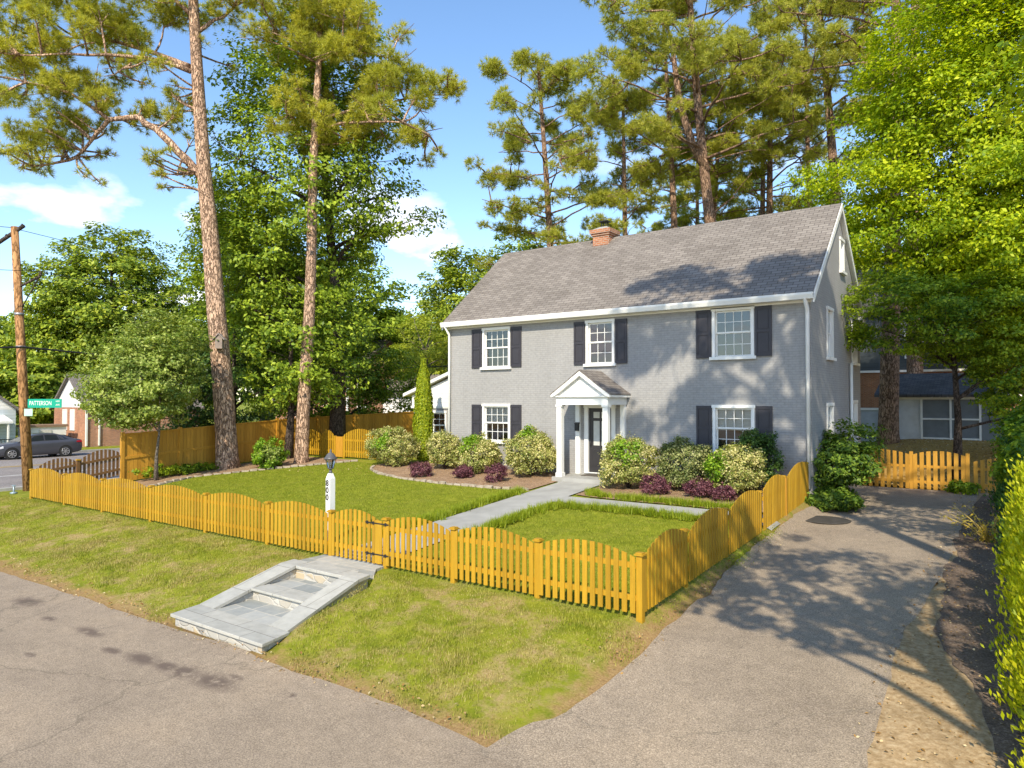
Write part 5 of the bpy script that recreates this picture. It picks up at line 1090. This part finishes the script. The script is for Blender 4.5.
# --- pines behind the house
def auto_pine(label, base, H, r0, cf, spread, seed, lean=(0, 0), mat='needles_green', group='pines behind the house', nlimb=21, dens=.64, per=78, limbcl=4):
    rg = np.random.default_rng(seed); bend = rg.normal(size=2) * .25
    T_ = [(lean[0] * t + bend[0] * math.sin(t * 3.1), lean[1] * t + bend[1] * math.sin(t * 3.1), H * t - (.3 if t == 0 else 0)) for t in np.linspace(0, 1, 8)]
    ta = np.array(T_); lbs = []; cls = []
    for i in range(nlimb):
        f = cf + (.97 - cf) * (i + rg.random() * .8) / nlimb; a = np.array([np.interp(f, np.linspace(0, 1, 8), ta[:, j]) for j in range(3)]); az = i * 2.4 + rg.normal() * .5; g = (f - cf) / (1 - cf)
        Ln = spread * (.55 + .75 * math.sin(math.pi * min(1, .25 + g * .75))) * rg.uniform(.6, 1.15) * (1 if g < .75 else 1.6 - .95 * g)
        d = np.array([math.cos(az), math.sin(az), 0]); up_ = rg.uniform(.0, .35) + .3 * g
        P_ = [a, a + d * Ln * .35 + np.array([0, 0, Ln * .35 * up_]), a + d * Ln * .7 + np.array([0, 0, Ln * .7 * up_ * .8]), a + d * Ln + np.array([0, 0, Ln * up_ * .7])]; lbs.append((max(.03, r0 * .22 * (1 - .5 * g)), P_))
        for q in range(limbcl + 1):
            t = rg.uniform(.5, 1.08); p = a + (P_[3] - a) * t + rg.normal(size=3) * np.array([.6, .6, .3]) * Ln * .22; cls.append((*p, rg.uniform(.5, .95) * (.75 + spread * .09) * dens))
    for q in range(6): cls.append((ta[-1][0] + rg.normal() * .6, ta[-1][1] + rg.normal() * .6, H - rg.uniform(-.3, 2.2), .8 * dens))
    for i in range(16):      # bare dead branches below and inside the crown
        f = rg.uniform(cf - .16, .9); az = rg.uniform(0, 6.28); a = np.array([np.interp(f, np.linspace(0, 1, 8), ta[:, j]) for j in range(3)]); d = np.array([math.cos(az), math.sin(az), rg.uniform(-.1, .5)]); Ln = spread * rg.uniform(.25, .8); lbs.append((r0 * .11, [a, a + d * Ln * .5 + rg.normal(size=3) * .15, a + d * Ln + rg.normal(size=3) * .3]))
    return pine('pine_tree', label, base, T_, r0, lbs, cls, seed, M[mat], M['pine_bark_far'], group, per=per, nl=20, ln=.32, wd=.030)
auto_pine('pine left of the chimney, its crown standing alone against blue sky', (-23.0, 37.0, 1.6), 23.6, .32, .45, 4.4, 11, (-.9, -.8), nlimb=30, limbcl=5)
auto_pine('small pine right behind the chimney with low spreading branches', (-18.9, 37.9, 1.6), 21, .26, .5, 3.4, 12, (-.1, .2), nlimb=20)
auto_pine('slim pine between the chimney pine and the forked pine', (-16.9, 41.8, 1.8), 26, .30, .62, 4.2, 13, (-.8, -.6))
auto_pine('thin leaning pine just left of the forked pine', (-17.0, 45.0, 1.8), 25, .25, .60, 3.8, 14, (1.5, 1.0))
fk = auto_pine('large forked pine rising behind the middle of the roof', (-12.6, 40.1, 1.8), 28, .44, .56, 5.6, 15, (-2.4, -1.7), nlimb=30, limbcl=5)
auto_pine('pale-barked pine behind the right end of the roof', (-12.9, 47.0, 2), 24, .36, .58, 3.6, 16, (.2, .2))
auto_pine('dark straight pine above the right end of the roof', (-8.1, 45.7, 2), 30, .40, .64, 4.6, 17, (-1.5, -1.0))
auto_pine('thin pine just left of the dark straight pine', (-10.3, 48.7, 2), 29, .26, .64, 3.8, 18, (-.5, -.4))
auto_pine('pine filling the gap behind the forked pine', (-15.0, 52.0, 2), 25, .33, .5, 4.6, 19, (.4, .3))
auto_pine('pine behind the slim pine, far back', (-21.0, 55.0, 2), 22, .33, .5, 4.4, 20, (.4, -.3), group='pines behind the house')
# fork limb of the forked pine
fkm = MB(); b_ = Vector((-12.6, 40.1, 1.8)); A0 = b_ + Vector((-1.5, -1.1, 15.2))
fkm.tube([A0, A0 + Vector((-.7, -.5, 1.6)), A0 + Vector((-1.3, -.9, 4)), A0 + Vector((-1.6, -1.1, 7)), A0 + Vector((-2.0, -1.4, 9.4))], [.27, .24, .2, .13, .05], 9); fkm.build('fork_limb', M['pine_bark_far'], fk)

# --- trees on the right
broadleaf('maple_tree', 'large bright yellow-green maple filling the right edge behind the driveway gate', 'maple tree', (.6, 32.0, 1.7), [(0, 0, -.2), (-.05, .1, 3), (-.3, 0, 6.5), (-.6, .2, 11), (-.8, .4, 16)], .24,
          [(-1.2, -.8, 12.6, 4.8, 4.6, 7.8), (-4.6, -2.0, 9.2, 2.8, 2.8, 2.6), (-5.6, -2.3, 10.3, 2.1, 2.1, 1.7), (-3.0, -1.6, 13.5, 3.0, 3.0, 3.4), (1.2, -1.2, 8, 4.2, 4.2, 5.4), (-1.8, -1.6, 6.6, 3.0, 2.4, 2.2), (.3, -.5, 18.5, 3.8, 3.8, 3.5)], 1250, .92, 165, .155, M['maple'], M['dark_bark'], 31, nlimb=18, flat=.42, hollow=.45)
broadleaf('maple_tree', 'lower maple with thin dark trunk and layered branches over the driveway gate', 'maple tree', (-1.6, 28.3, 1.3), [(0, 0, -.2), (.05, .1, 2), (-.05, .2, 4), (-.2, .2, 6.4)], .14,
          [(-1.8, -1.2, 5.5, 2.5, 2.2, 1.5), (1.2, .5, 5.4, 2.7, 2.4, 2.1), (1.9, -.2, 3.4, 1.3, 1.8, 1.9)], 330, .62, 130, .12, M['under'], M['dark_bark'], 32, nlimb=16, flat=.3, hollow=.6)
broadleaf('understorey_tree', 'small bright leafy tree at the right edge in front of the panel shed', 'tree', (.6, 35.5, 1.8), [(0, 0, -.2), (0, 0, 1.2), (-.1, 0, 3)], .09, [(0, 0, 2.6, 1.7, 1.8, 2.3), (-1.2, .3, 3.6, 1.3, 1.3, 1.2)], 150, .5, 90, .15, M['under'], M['dark_bark'], 131, nlimb=10, flat=.4)
broadleaf('understorey_tree', 'dark leafy tree against the slate house behind the panel shed', 'tree', (-1.2, 47.5, 2.0), [(0, 0, -.2), (0, 0, 3), (.1, 0, 6)], .14, [(0, 0, 5.6, 2.4, 1.7, 2.4)], 130, .6, 90, .19, M['oak'], M['dark_bark'], 132, nlimb=10, flat=.4)
auto_pine('thick pine trunk with sunlit patches behind the driveway gate', (-5.0, 38.4, 1.9), 26, .46, .62, 4.0, 33, (.6, .3), group='pines behind the driveway gate', nlimb=16)
auto_pine('dark pine trunk between the sunlit pine and the panel shed', (-4.6, 46.2, 2.0), 26, .46, .6, 4.0, 34, (.2, .1), group='pines behind the driveway gate', nlimb=16)
# off to the right of the picture: the trees whose shade lies on the drive, wall and roof
broadleaf('oak_tree', 'broad oak near the street, right of the driveway, out of the picture', 'oak tree', (3.8, .6, 0), [(0, 0, -.2), (0, 0, 3), (-.4, .3, 6), (-1.0, .8, 10)], .26,
          [(-2.7, 2.9, 9.9, 2.7, 2.9, 1.7)], 78, .52, 95, .17, M['oak'], M['dark_bark'], 41, nlimb=12, flat=.5)
broadleaf('tulip_tree', 'very tall leaning tulip tree right of the driveway, outside the picture', 'tulip tree', (5.8, 5.6, .3), [(0, 0, -.2), (-.9, 0, 5), (-2.0, -.1, 10), (-3.6, -.3, 16), (-5.4, -.6, 22)], .32,
          [(-6.4, -.6, 19.6, 4.3, 3.0, 4.4), (-4.0, -.4, 22.5, 3.2, 2.6, 3.4)], 66, .76, 200, .25, M['oak'], M['dark_bark'], 46, nlimb=20, flat=.5, hollow=.05, twig=1)
auto_pine('second tall pine beyond the hedge, outside the picture', (6.6, 9.0, .5), 24, .34, .6, 4.0, 43, (-.6, .4), group='trees shading the house', nlimb=16, dens=.95)
broadleaf('maple_tree', 'maple beside the drive behind the hedge, right of the picture', 'maple tree', (4.4, 12.5, .7), [(0, 0, -.2), (0, 0, 3), (-.2, .1, 6), (-.4, .2, 9)], .22,
          [(-2.2, .4, 8.4, 2.1, 4.2, 1.9), (0, .5, 7.5, 2.2, 3.5, 2.2)], 190, .6, 72, .16, M['maple'], M['dark_bark'], 44, nlimb=12, flat=.4)

# --- leafy trees on the left
broadleaf('oak_tree', 'dark trunked oak between the pines and the yard gate, deep green crown', 'oak tree', (-26.0, 22.2, 1.4), [(0, 0, -.2), (.05, 0, 4), (-.1, -.1, 8), (-.5, -.4, 13), (-.6, -.3, 18)], .36,
          [(-1.8, -1.0, 13, 4.6, 4.4, 8.4), (1.2, .8, 12.5, 3.4, 3.4, 4.0), (-.6, -.2, 18, 3.8, 3.6, 3.8), (-.6, .4, 7.5, 2.2, 2.2, 3.2)], 540, .88, 84, .21, M['oak'], M['dark_bark'], 51, nlimb=18, flat=.42)
broadleaf('oak_tree', 'leafy oak in front of the board fence between the two pine trunks', 'oak tree', (-26.6, 19.9, 1.2), [(0, 0, -.2), (.05, .1, 2), (-.1, .2, 4), (-.2, .2, 8)], .2,
          [(-.2, .6, 5.0, 3.4, 2.9, 3.4), (-2.4, -.6, 9.5, 3.4, 2.8, 4.2)], 340, .78, 84, .19, M['oak'], M['dark_bark'], 52, nlimb=12, flat=.42)
broadleaf('dogwood_tree', 'small pale-leaved dogwood in front of the board fence, left of the pines', 'dogwood tree', (-26.55, 13.9, 1.0), [(0, 0, -.1), (-.02, .02, .8), (.1, .05, 1.7), (.05, .1, 3.4)], .075,
          [(-.6, -.3, 3.5, 2.7, 2.1, 1.8), (-.2, .1, 5.0, 1.9, 1.7, 1.5), (-1.1, -.8, 3.1, 1.4, 1.3, 1.3)], 420, .42, 84, .125, M['dogwood'], M['grey_bark'], 53, nlimb=14, flat=.5)
broadleaf('oak_tree', 'bushy oak behind the board fence, left of the birdhouse pine', 'oak tree', (-33.5, 23.5, .6), [(0, 0, -.2), (0, 0, 4), (0, .1, 8), (0, 0, 12)], .3, [(0, 0, 9.5, 4.2, 4.4, 5.5), (.5, 1.5, 5.5, 3.6, 4.2, 3.6)], 420, .9, 80, .23, M['oak'], M['dark_bark'], 57, nlimb=12, flat=.42)
broadleaf('evergreen_tree', 'dark evergreen mass behind the board fence and the dogwood', 'evergreen tree', (-30.2, 19.5, .5), [(0, 0, -.1), (0, 0, 3), (0, 0, 7)], .2, [(0, 0, 4.4, 1.9, 3.6, 3.4), (0, -2.6, 3.8, 1.5, 2.2, 2.6)], 240, .6, 70, .15, M['holly'], M['dark_bark'], 54, nlimb=8)
broadleaf('round_tree', 'broad round-crowned tree across the street at the far left', 'shade tree', (-75, 34.5, .8), [(0, 0, -.2), (0, 0, 4), (0, 0, 9), (0, 0, 14)], .6, [(0, 0, 12.5, 7.6, 7.6, 8.6), (-1.5, -4.0, 8.5, 5.5, 5.5, 5), (2, 4.5, 8.5, 5.5, 5.5, 5)], 820, 1.3, 90, .40, M['round'], M['dark_bark'], 55, nlimb=16)
def far_tree(label, base, h, rx_, mat, seed, cat='shade tree', name='shade_tree', ncl=200, ls=.42, group='trees along the horizon'):
    return broadleaf(name, label, cat, base, [(0, 0, -.2), (0, 0, h * .3), (0, 0, h * .6), (0, 0, h * .85)], .3, [(0, 0, h * .58, rx_, rx_, h * .42), (rx_ * .4, rx_ * .3, h * .4, rx_ * .8, rx_ * .8, h * .28)], ncl, rx_ * .24, 100, ls, M[mat], M['dark_bark'], seed, group, nlimb=8, twig=.25)
broadleaf('evergreen_tree', 'dark evergreen behind the board fence between the two pine trunks', 'evergreen tree', (-31.0, 26.5, .6), [(0, 0, -.1), (0, 0, 3), (0, 0, 7)], .2, [(0, 0, 4.2, 2.0, 4.2, 3.6), (.4, 3.5, 3.6, 1.8, 3.0, 3.0)], 320, .7, 80, .17, M['oak'], M['dark_bark'], 58, nlimb=8)
far_tree('low leafy tree between the cottage and the brick house', (-72, 26, .8), 7, 4.2, 'round', 60)
far_tree('bushy tree behind the left cottage at the picture edge', (-82, 22, .8), 10, 5.5, 'round', 61)
far_tree('tree behind the brick house, left of the dogwood crown', (-78, 44, 1), 15, 6.5, 'round', 62)
far_tree('dark tree behind the brick house chimney side', (-66, 34, 1), 9, 4.2, 'oak', 63)
far_tree('tall tree behind the board fence, right of the round tree', (-62, 46, 1.2), 17, 6.5, 'oak', 64)
far_tree('tall tree in the gap between the two pine trunks, far back', (-50, 44, 1.5), 17, 5.5, 'oak', 65)
broadleaf('lime_tree', 'yellow-green airy tree in front of the orange brick house', 'shade tree', (-35.6, 39.0, 1.6), [(0, 0, -.2), (.1, 0, 2), (.0, .1, 3.6), (-.3, .1, 6)], .2, [(-.4, .2, 6.2, 3.0, 2.8, 2.9), (-1.8, -.8, 5.0, 1.8, 1.8, 1.6)], 150, .62, 52, .17, M['lime'], M['grey_bark'], 66, nlimb=14, flat=.4)
far_tree('tall pale tree behind the orange brick house', (-56, 62, 2), 15, 6, 'lime', 67)
far_tree('mid-green tree left behind the house roof', (-37, 46, 1.8), 15.5, 4.8, 'round', 68, ncl=330, ls=.32)
far_tree('rounded tree just left of the roof ridge', (-33.5, 49.5, 2), 17.0, 4.6, 'round', 69, ncl=330, ls=.32)
far_tree('dark tree close behind the sunroom', (-27.5, 38.5, 1.7), 8.5, 3, 'oak', 70, ncl=200, ls=.24)
k_ = 71
for (x_, y_, h_, r_, mt_, lb_) in [(-95, 30, 12, 8, 'round', 'wide tree far down the cross street at the left edge'), (-110, 62, 16, 10, 'oak', 'dark tree on the far left horizon'), (-90, 66, 15, 9, 'round', 'round tree on the horizon right of the round-crowned tree'), (-74, 74, 15, 9, 'oak', 'dark tree on the horizon behind the dogwood'), (-58, 80, 16, 9, 'round', 'green tree on the horizon left of the yard gate'), (-46, 84, 15, 9, 'oak', 'dark tree on the horizon above the yard gate'), (-34, 80, 15, 8, 'round', 'green tree on the horizon left of the house'), (-25, 74, 20, 8, 'oak', 'dark tree low behind the chimney'), (-16, 72, 20, 8, 'round', 'green tree low behind the roof ridge'), (-6, 76, 21, 8, 'oak', 'dark tree low behind the right roof end'), (4, 72, 18, 8, 'round', 'green tree behind the slate house'), (14, 66, 18, 8, 'oak', 'dark tree behind the bright maple')]:
    far_tree(lb_, (x_, y_, 2), h_, r_, mt_, k_, ncl=150, ls=.6); k_ += 1

# ------------------------------------------------------------------ shrubs
def shrub(name, label, cat, base, rx_, ry_, rz_, n, ls, mat, seed, group=None, patch=None, lump=.19, stem=True, cz=None, aspect=.6):
    rg = np.random.default_rng(seed); root = thing(name, label, cat, base, group); B = np.array(base, float); cz = rz_ * .98 if cz is None else cz
    def pts_(n, lo=.45):
        d = unit(rg.normal(size=(n, 3))); d = d[d[:, 2] > -.85]
        ph = np.random.default_rng(seed + 500); q = np.zeros(len(d))
        for _ in range(7): f = ph.normal(size=3) * 3.0; q += np.sin(d @ f * 1.6 + ph.uniform(0, 6))
        rr = (1 + lump * q / 3.2) * (rg.uniform(lo ** 3, 1, len(d)) ** (1 / 3)); return B + np.array([0, 0, cz]) + d * rr[:, None] * np.array([rx_, ry_, rz_]), d
    K = int(125 * (rx_ + ry_) * rz_ + 14); Cc, dc = pts_(K, .72); kk = rg.integers(0, len(Cc), int(n * 1.1)); sp = rg.normal(size=(len(kk), 3)) * np.array([.05, .05, .044]) * (.75 + .5 * rx_)
    P1 = Cc[kk] + sp; d1 = unit(dc[kk] + unit(sp) * .6); P0, d0 = pts_(int(n * .3), .4); P_ = np.concatenate([P1, P0]); d = np.concatenate([d1, d0]); ok = P_[:, 2] > B[2] + .02; P_, d = P_[ok], d[ok]
    N = unit(d * .7 + np.array([0, 0, .45]) + rg.normal(size=d.shape) * .6)
    if patch is not None:      # a clump of plain green shoots
        c = B + np.array([0, 0, cz]) + np.array(patch[0]) * np.array([rx_, ry_, rz_]); m = np.linalg.norm((P_ - c), axis=1) < patch[1] * (1 + .3 * rg.normal(size=len(P_)))
        V, F = leaf_quads(P_[m] + d[m] * .03, N[m], np.full(m.sum(), ls * 1.15), rg, aspect)
        if m.sum() > 3: np_mesh('green_shoots', V, F, M[patch[2]], root)
        P_, N = P_[~m], N[~m]
    V, F = leaf_quads(P_, N, np.full(len(P_), ls), rg, aspect); np_mesh('foliage', V, F, M[mat], root)
    if stem:
        s_ = MB()
        for i in range(8):
            a = i * .785 + rg.random(); s_.tube([Vector(B + [0, 0, -.05]), Vector(B + [math.cos(a) * rx_ * .35, math.sin(a) * ry_ * .35, cz * .7]), Vector(B + [math.cos(a) * rx_ * .7, math.sin(a) * ry_ * .7, cz * 1.3])], [.022, .016, .008], 5)
        s_.build('stem', M['dark_bark'], root)
    return root
GV = 'cream-edged shrubs along the house front'
def gb(x, y): return (x, y, g1(x, y))
shrub('euonymus_shrub', 'large cream-edged shrub beside the yard gate, leftmost of the bed', 'shrub', gb(-20.3, 20.1), 1.08, .9, .80, 15000, .068, 'variegated', 1, GV, ((.15, -.9, .35), .34, 'plain_green'))
shrub('euonymus_shrub', 'cream-edged shrub right of the columnar evergreen', 'shrub', gb(-17.55, 20.2), .72, .7, .68, 9000, .066, 'variegated', 2, GV)
shrub('euonymus_shrub', 'cream-edged shrub with a bright green top below the left windows', 'shrub', gb(-15.85, 20.0), .82, .75, .72, 10000, .066, 'variegated', 3, GV, ((-.2, -.5, .75), .42, 'plain_green'))
shrub('euonymus_shrub', 'rounded cream-edged shrub just left of the porch column', 'shrub', gb(-13.55, 20.1), 1.02, .8, .80, 14000, .068, 'variegated', 4, GV, ((.0, -.3, 1.0), .3, 'plain_green'))
shrub('euonymus_shrub', 'cream-edged shrub with a green patch right of the porch', 'shrub', gb(-9.55, 19.45), .88, .8, .80, 13000, .064, 'variegated', 5, GV, ((.25, -.7, .5), .36, 'plain_green'))
shrub('euonymus_shrub', 'dull green shrub in the middle of the bed right of the porch', 'shrub', gb(-8.0, 19.9), .80, .72, .78, 12000, .062, 'variegated_green', 6, GV)
shrub('euonymus_shrub', 'brightest cream and yellow shrub below the lower right window', 'shrub', gb(-6.35, 19.7), .76, .66, .72, 11500, .064, 'variegated', 7, GV, ((-.75, -.5, .1), .4, 'plain_green'))
shrub('holly_shrub', 'deep green shrub between the lower right window and the bright shrub', 'shrub', gb(-6.0, 20.4), .66, .45, .88, 9000, .062, 'holly', 8)
PG = 'plum-coloured shrubs in the flower beds'
for i, (x_, y_, r_, h_, lb_) in enumerate([(-17.2, 18.55, .46, .28, 'plum shrub in front of the columnar evergreen, leftmost of the plum ones'), (-15.6, 18.9, .38, .24, 'small plum shrub below the left windows between two cream-edged shrubs'), (-14.0, 18.7, .42, .34, 'plum shrub before the rounded shrub left of the porch'), (-8.45, 18.85, .48, .32, 'dark plum shrub left of the dull green shrub, right of the porch'), (-7.1, 18.95, .44, .30, 'dark plum shrub left of the brightest shrub'), (-6.4, 18.75, .36, .22, 'low plum shrub under the brightest shrub')]):
    shrub('plum_shrub', lb_, 'shrub', gb(x_, y_), r_ * .86, r_ * .82, h_ * .9, 2800, .05, 'purple', 20 + i, PG, stem=False)
av = thing('columnar_evergreen', 'narrow columnar evergreen before the sunroom, between cream-edged shrubs', 'evergreen', gb(-19.95, 21.6))
rg = np.random.default_rng(5); n = 26000; h = rg.random(n) ** .85; a = rg.uniform(0, 2 * np.pi, n); prof = .40 * np.clip(1.03 - h ** 3.2, .16, 1) ** .8 * np.clip(h * 9 + .55, 0, 1) * (1 + .07 * np.sin(h * 29 + 4 * a) + .07 * np.sin(7 * a + 13 * h) + .05 * np.sin(11 * a - 21 * h)); rr = prof * rg.uniform(.55, 1.0, n) ** .5
b_ = np.array(gb(-19.95, 21.6)); P_ = b_ + np.stack([np.cos(a) * rr, np.sin(a) * rr,   .05 + h * 4.2], 1); N = unit(np.stack([np.cos(a), np.sin(a), np.full(n, .3)], 1) + rg.normal(size=(n, 3)) * .5)
V, F = leaf_quads(P_, N, np.full(n, .085), rg, .5); np_mesh('foliage', V, F, M['arbor'], av); s_ = MB(); s_.tube([Vector(b_), Vector(b_ + [0, 0, 3.6])], [.06, .02], 6); s_.build('stem', M['dark_bark'], av)
shrub('lawn_shrub', 'small round green shrub between the two pine trunks', 'shrub', gb(-25.0, 17.75), .62, .6, .55, 6000, .085, 'plain_green', 41, None, ((.6, -.3, .2), .35, 'dogwood'), lump=.35)
shrub('low_plant', 'low green plants at the foot of the board fence by the dogwood', 'plant', gb(-26.9, 15.3), .35, 1.9, .2, 2600, .1, 'under', 42, None, None, .4, False)
broadleaf('bush', 'tall loose green bush between the house corner and driveway', 'bush', (-4.25, 22.4, 1.0), [(0, 0, -.1), (0, 0, .5), (.1, .1, 1.2)], .05, [(.0, .0, 1.1, 1.05, 1.4, .95), (.45, .5, 1.75, .7, .9, .6)], 150, .36, 80, .105, M['bush'], M['dark_bark'], 81, nlimb=16, flat=.5)
shrub('ground_cover', 'low dark green leafy plants at the driveway edge under the bush', 'plant', gb(-4.2, 21.35), .75, .85, .24, 5200, .11, 'bush', 43, None, None, .35, False)
shrub('ground_cover', 'small green plant at the foot of the driveway gate', 'plant', gb(-1.3, 26.0), .5, .25, .2, 700, .1, 'under', 44, None, None, .35, False)
# hedge along the right of the drive
HG = 'hedge shrubs along the driveway'
def hedge_bush(label, base, r, h, n, ls, mat, seed):
    rg = np.random.default_rng(seed); root = thing('hedge_shrub', label, 'hedge shrub', base, HG); B = np.array(base, float); nc = int(90 * r * h); C = []
    for _ in range(nc):
        a = rg.uniform(0, 2 * np.pi); z = rg.random(); C.append([math.cos(a) * r * rg.uniform(.55, 1) * (1.05 - .45 * z), math.sin(a) * r * rg.uniform(.55, 1) * (1.05 - .45 * z), .1 + z * (h - .1)])
    C = np.array(C) + B; k = rg.integers(0, nc, n); g = rg.normal(size=(n, 3)) * np.array([.085, .085, .13]); P_ = C[k] + g; out_ = unit((C[k] - B) * np.array([1, 1, 0]) + 1e-3)
    T = unit(out_ * .5 + np.array([0, 0, 1.0]) + rg.normal(size=(n, 3)) * .35); N = unit(np.cross(T, rg.normal(size=(n, 3)))); Bn = np.cross(N, T); s = ls * rg.uniform(.7, 1.3, (n, 1))
    V = np.stack([P_ - T * s * .5, P_ + Bn * s * .2, P_ + T * s * .5, P_ - Bn * s * .2], 1).reshape(-1, 3); np_mesh('foliage', V, np.arange(4 * n).reshape(n, 4), M[mat], root)
    s_ = MB()
    for i in range(6): a = i * 1.05; s_.tube([Vector(B + [0, 0, -.05]), Vector(B + [math.cos(a) * r * .4, math.sin(a) * r * .4, h * .6])], [.03, .012], 5)
    s_.build('stem', M['dark_bark'], root)
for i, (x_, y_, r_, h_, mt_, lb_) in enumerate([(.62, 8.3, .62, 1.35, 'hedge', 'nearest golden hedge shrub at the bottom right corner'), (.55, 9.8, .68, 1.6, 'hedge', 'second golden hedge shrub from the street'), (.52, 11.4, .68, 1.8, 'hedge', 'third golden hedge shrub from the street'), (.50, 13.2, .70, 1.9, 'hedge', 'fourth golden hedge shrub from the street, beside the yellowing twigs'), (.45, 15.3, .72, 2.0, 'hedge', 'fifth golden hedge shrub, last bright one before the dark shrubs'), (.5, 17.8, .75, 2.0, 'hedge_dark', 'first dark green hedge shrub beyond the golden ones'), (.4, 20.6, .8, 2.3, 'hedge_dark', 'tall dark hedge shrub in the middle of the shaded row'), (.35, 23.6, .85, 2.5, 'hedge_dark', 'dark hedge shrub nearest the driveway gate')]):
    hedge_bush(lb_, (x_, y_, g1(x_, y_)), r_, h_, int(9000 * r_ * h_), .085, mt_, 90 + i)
tw = thing('twiggy_plant', 'bare yellowing twiggy plant on the mulch beside the driveway', 'plant', gb(-.45, 18.6)); rg = np.random.default_rng(8); s_ = MB(); lv = []
b_ = np.array(gb(-.45, 18.6))
for i in range(13):
    d = np.array([-.35 + rg.normal() * .45, rg.normal() * .45, .9 + rg.random() * .3]); L_ = rg.uniform(.35, .85); p1 = b_ + d * L_ * .5; p2 = b_ + d * L_ + np.array([0, 0, -.15]); s_.tube([Vector(b_), Vector(p1), Vector(p2)], [.014, .01, .005], 4)
    for t in np.linspace(.15, 1, 34): lv.append(b_ * (1 - t) + p2 * t + rg.normal(size=3) * .09)
s_.build('stem', plain('yellow_twig', (.5, .38, .12), .8, .1, 5), tw); lv = np.array(lv); V, F = leaf_quads(lv, unit(rg.normal(size=lv.shape) + [0, 0, .6]), np.full(len(lv), .075), rg, .4); np_mesh('foliage', V, F, M['twig_yellow'], tw)

# ------------------------------------------------------------------ birdhouse on the pine
bx_, by_, bz_ = -26.68, 16.55, 6.05; bhs = thing('birdhouse', 'small weathered grey birdhouse hanging on the leaning pine trunk', 'birdhouse', (bx_, by_, bz_))
Mb = Matrix.Translation((bx_, by_, bz_)) @ Matrix.Rotation(R(40), 4, 'Z'); gw = plain('weathered_grey_wood', (.27, .22, .19), .9, .2, 8)
p = MB(); p.prism_y([(-.14, 0), (.14, 0), (.14, .42), (0, .58), (-.14, .42)], -.12, .12); p.rot(0, Mb); p.build('box', gw, bhs)
p = MB()
p.prism_y([(0, .60), (0, .64), (.24, .38), (.24, .34)][::-1], -.18, .15); p.prism_y([(0, .60), (-.24, .34), (-.24, .38), (0, .64)][::-1], -.18, .15); p.rot(0, Mb); p.build('roof', plain('weathered_roof_board', (.33, .28, .25), .9, .2, 8), bhs)
p = MB(); p.lathe((0, 0, 0), [(.04, 0), (.04, .006)], 12); p.rot(0, Mb @ Matrix.Translation((0, -.127, .3)) @ Matrix.Rotation(R(90), 4, 'X')); p.build('entrance_hole', M['steel_black'], bhs)
# loose leafy bushes that lean over the dark part of the hedge
for i, (x_, y_, h_, lb_) in enumerate([(.55, 19.2, 2.6, 'loose leafy bush leaning out of the shaded hedge, nearer one'), (.5, 22.4, 3.0, 'loose leafy bush leaning out of the shaded hedge near the driveway gate')]):
    broadleaf('bush', lb_, 'bush', (x_, y_, g1(x_, y_)), [(0, 0, -.1), (0, 0, .7), (-.05, .1, h_ * .7)], .05, [(-.05, 0, h_ * .62, .85, 1.1, h_ * .42)], 90, .34, 70, .12, M['under'], M['dark_bark'], 120 + i, nlimb=12, flat=.5)
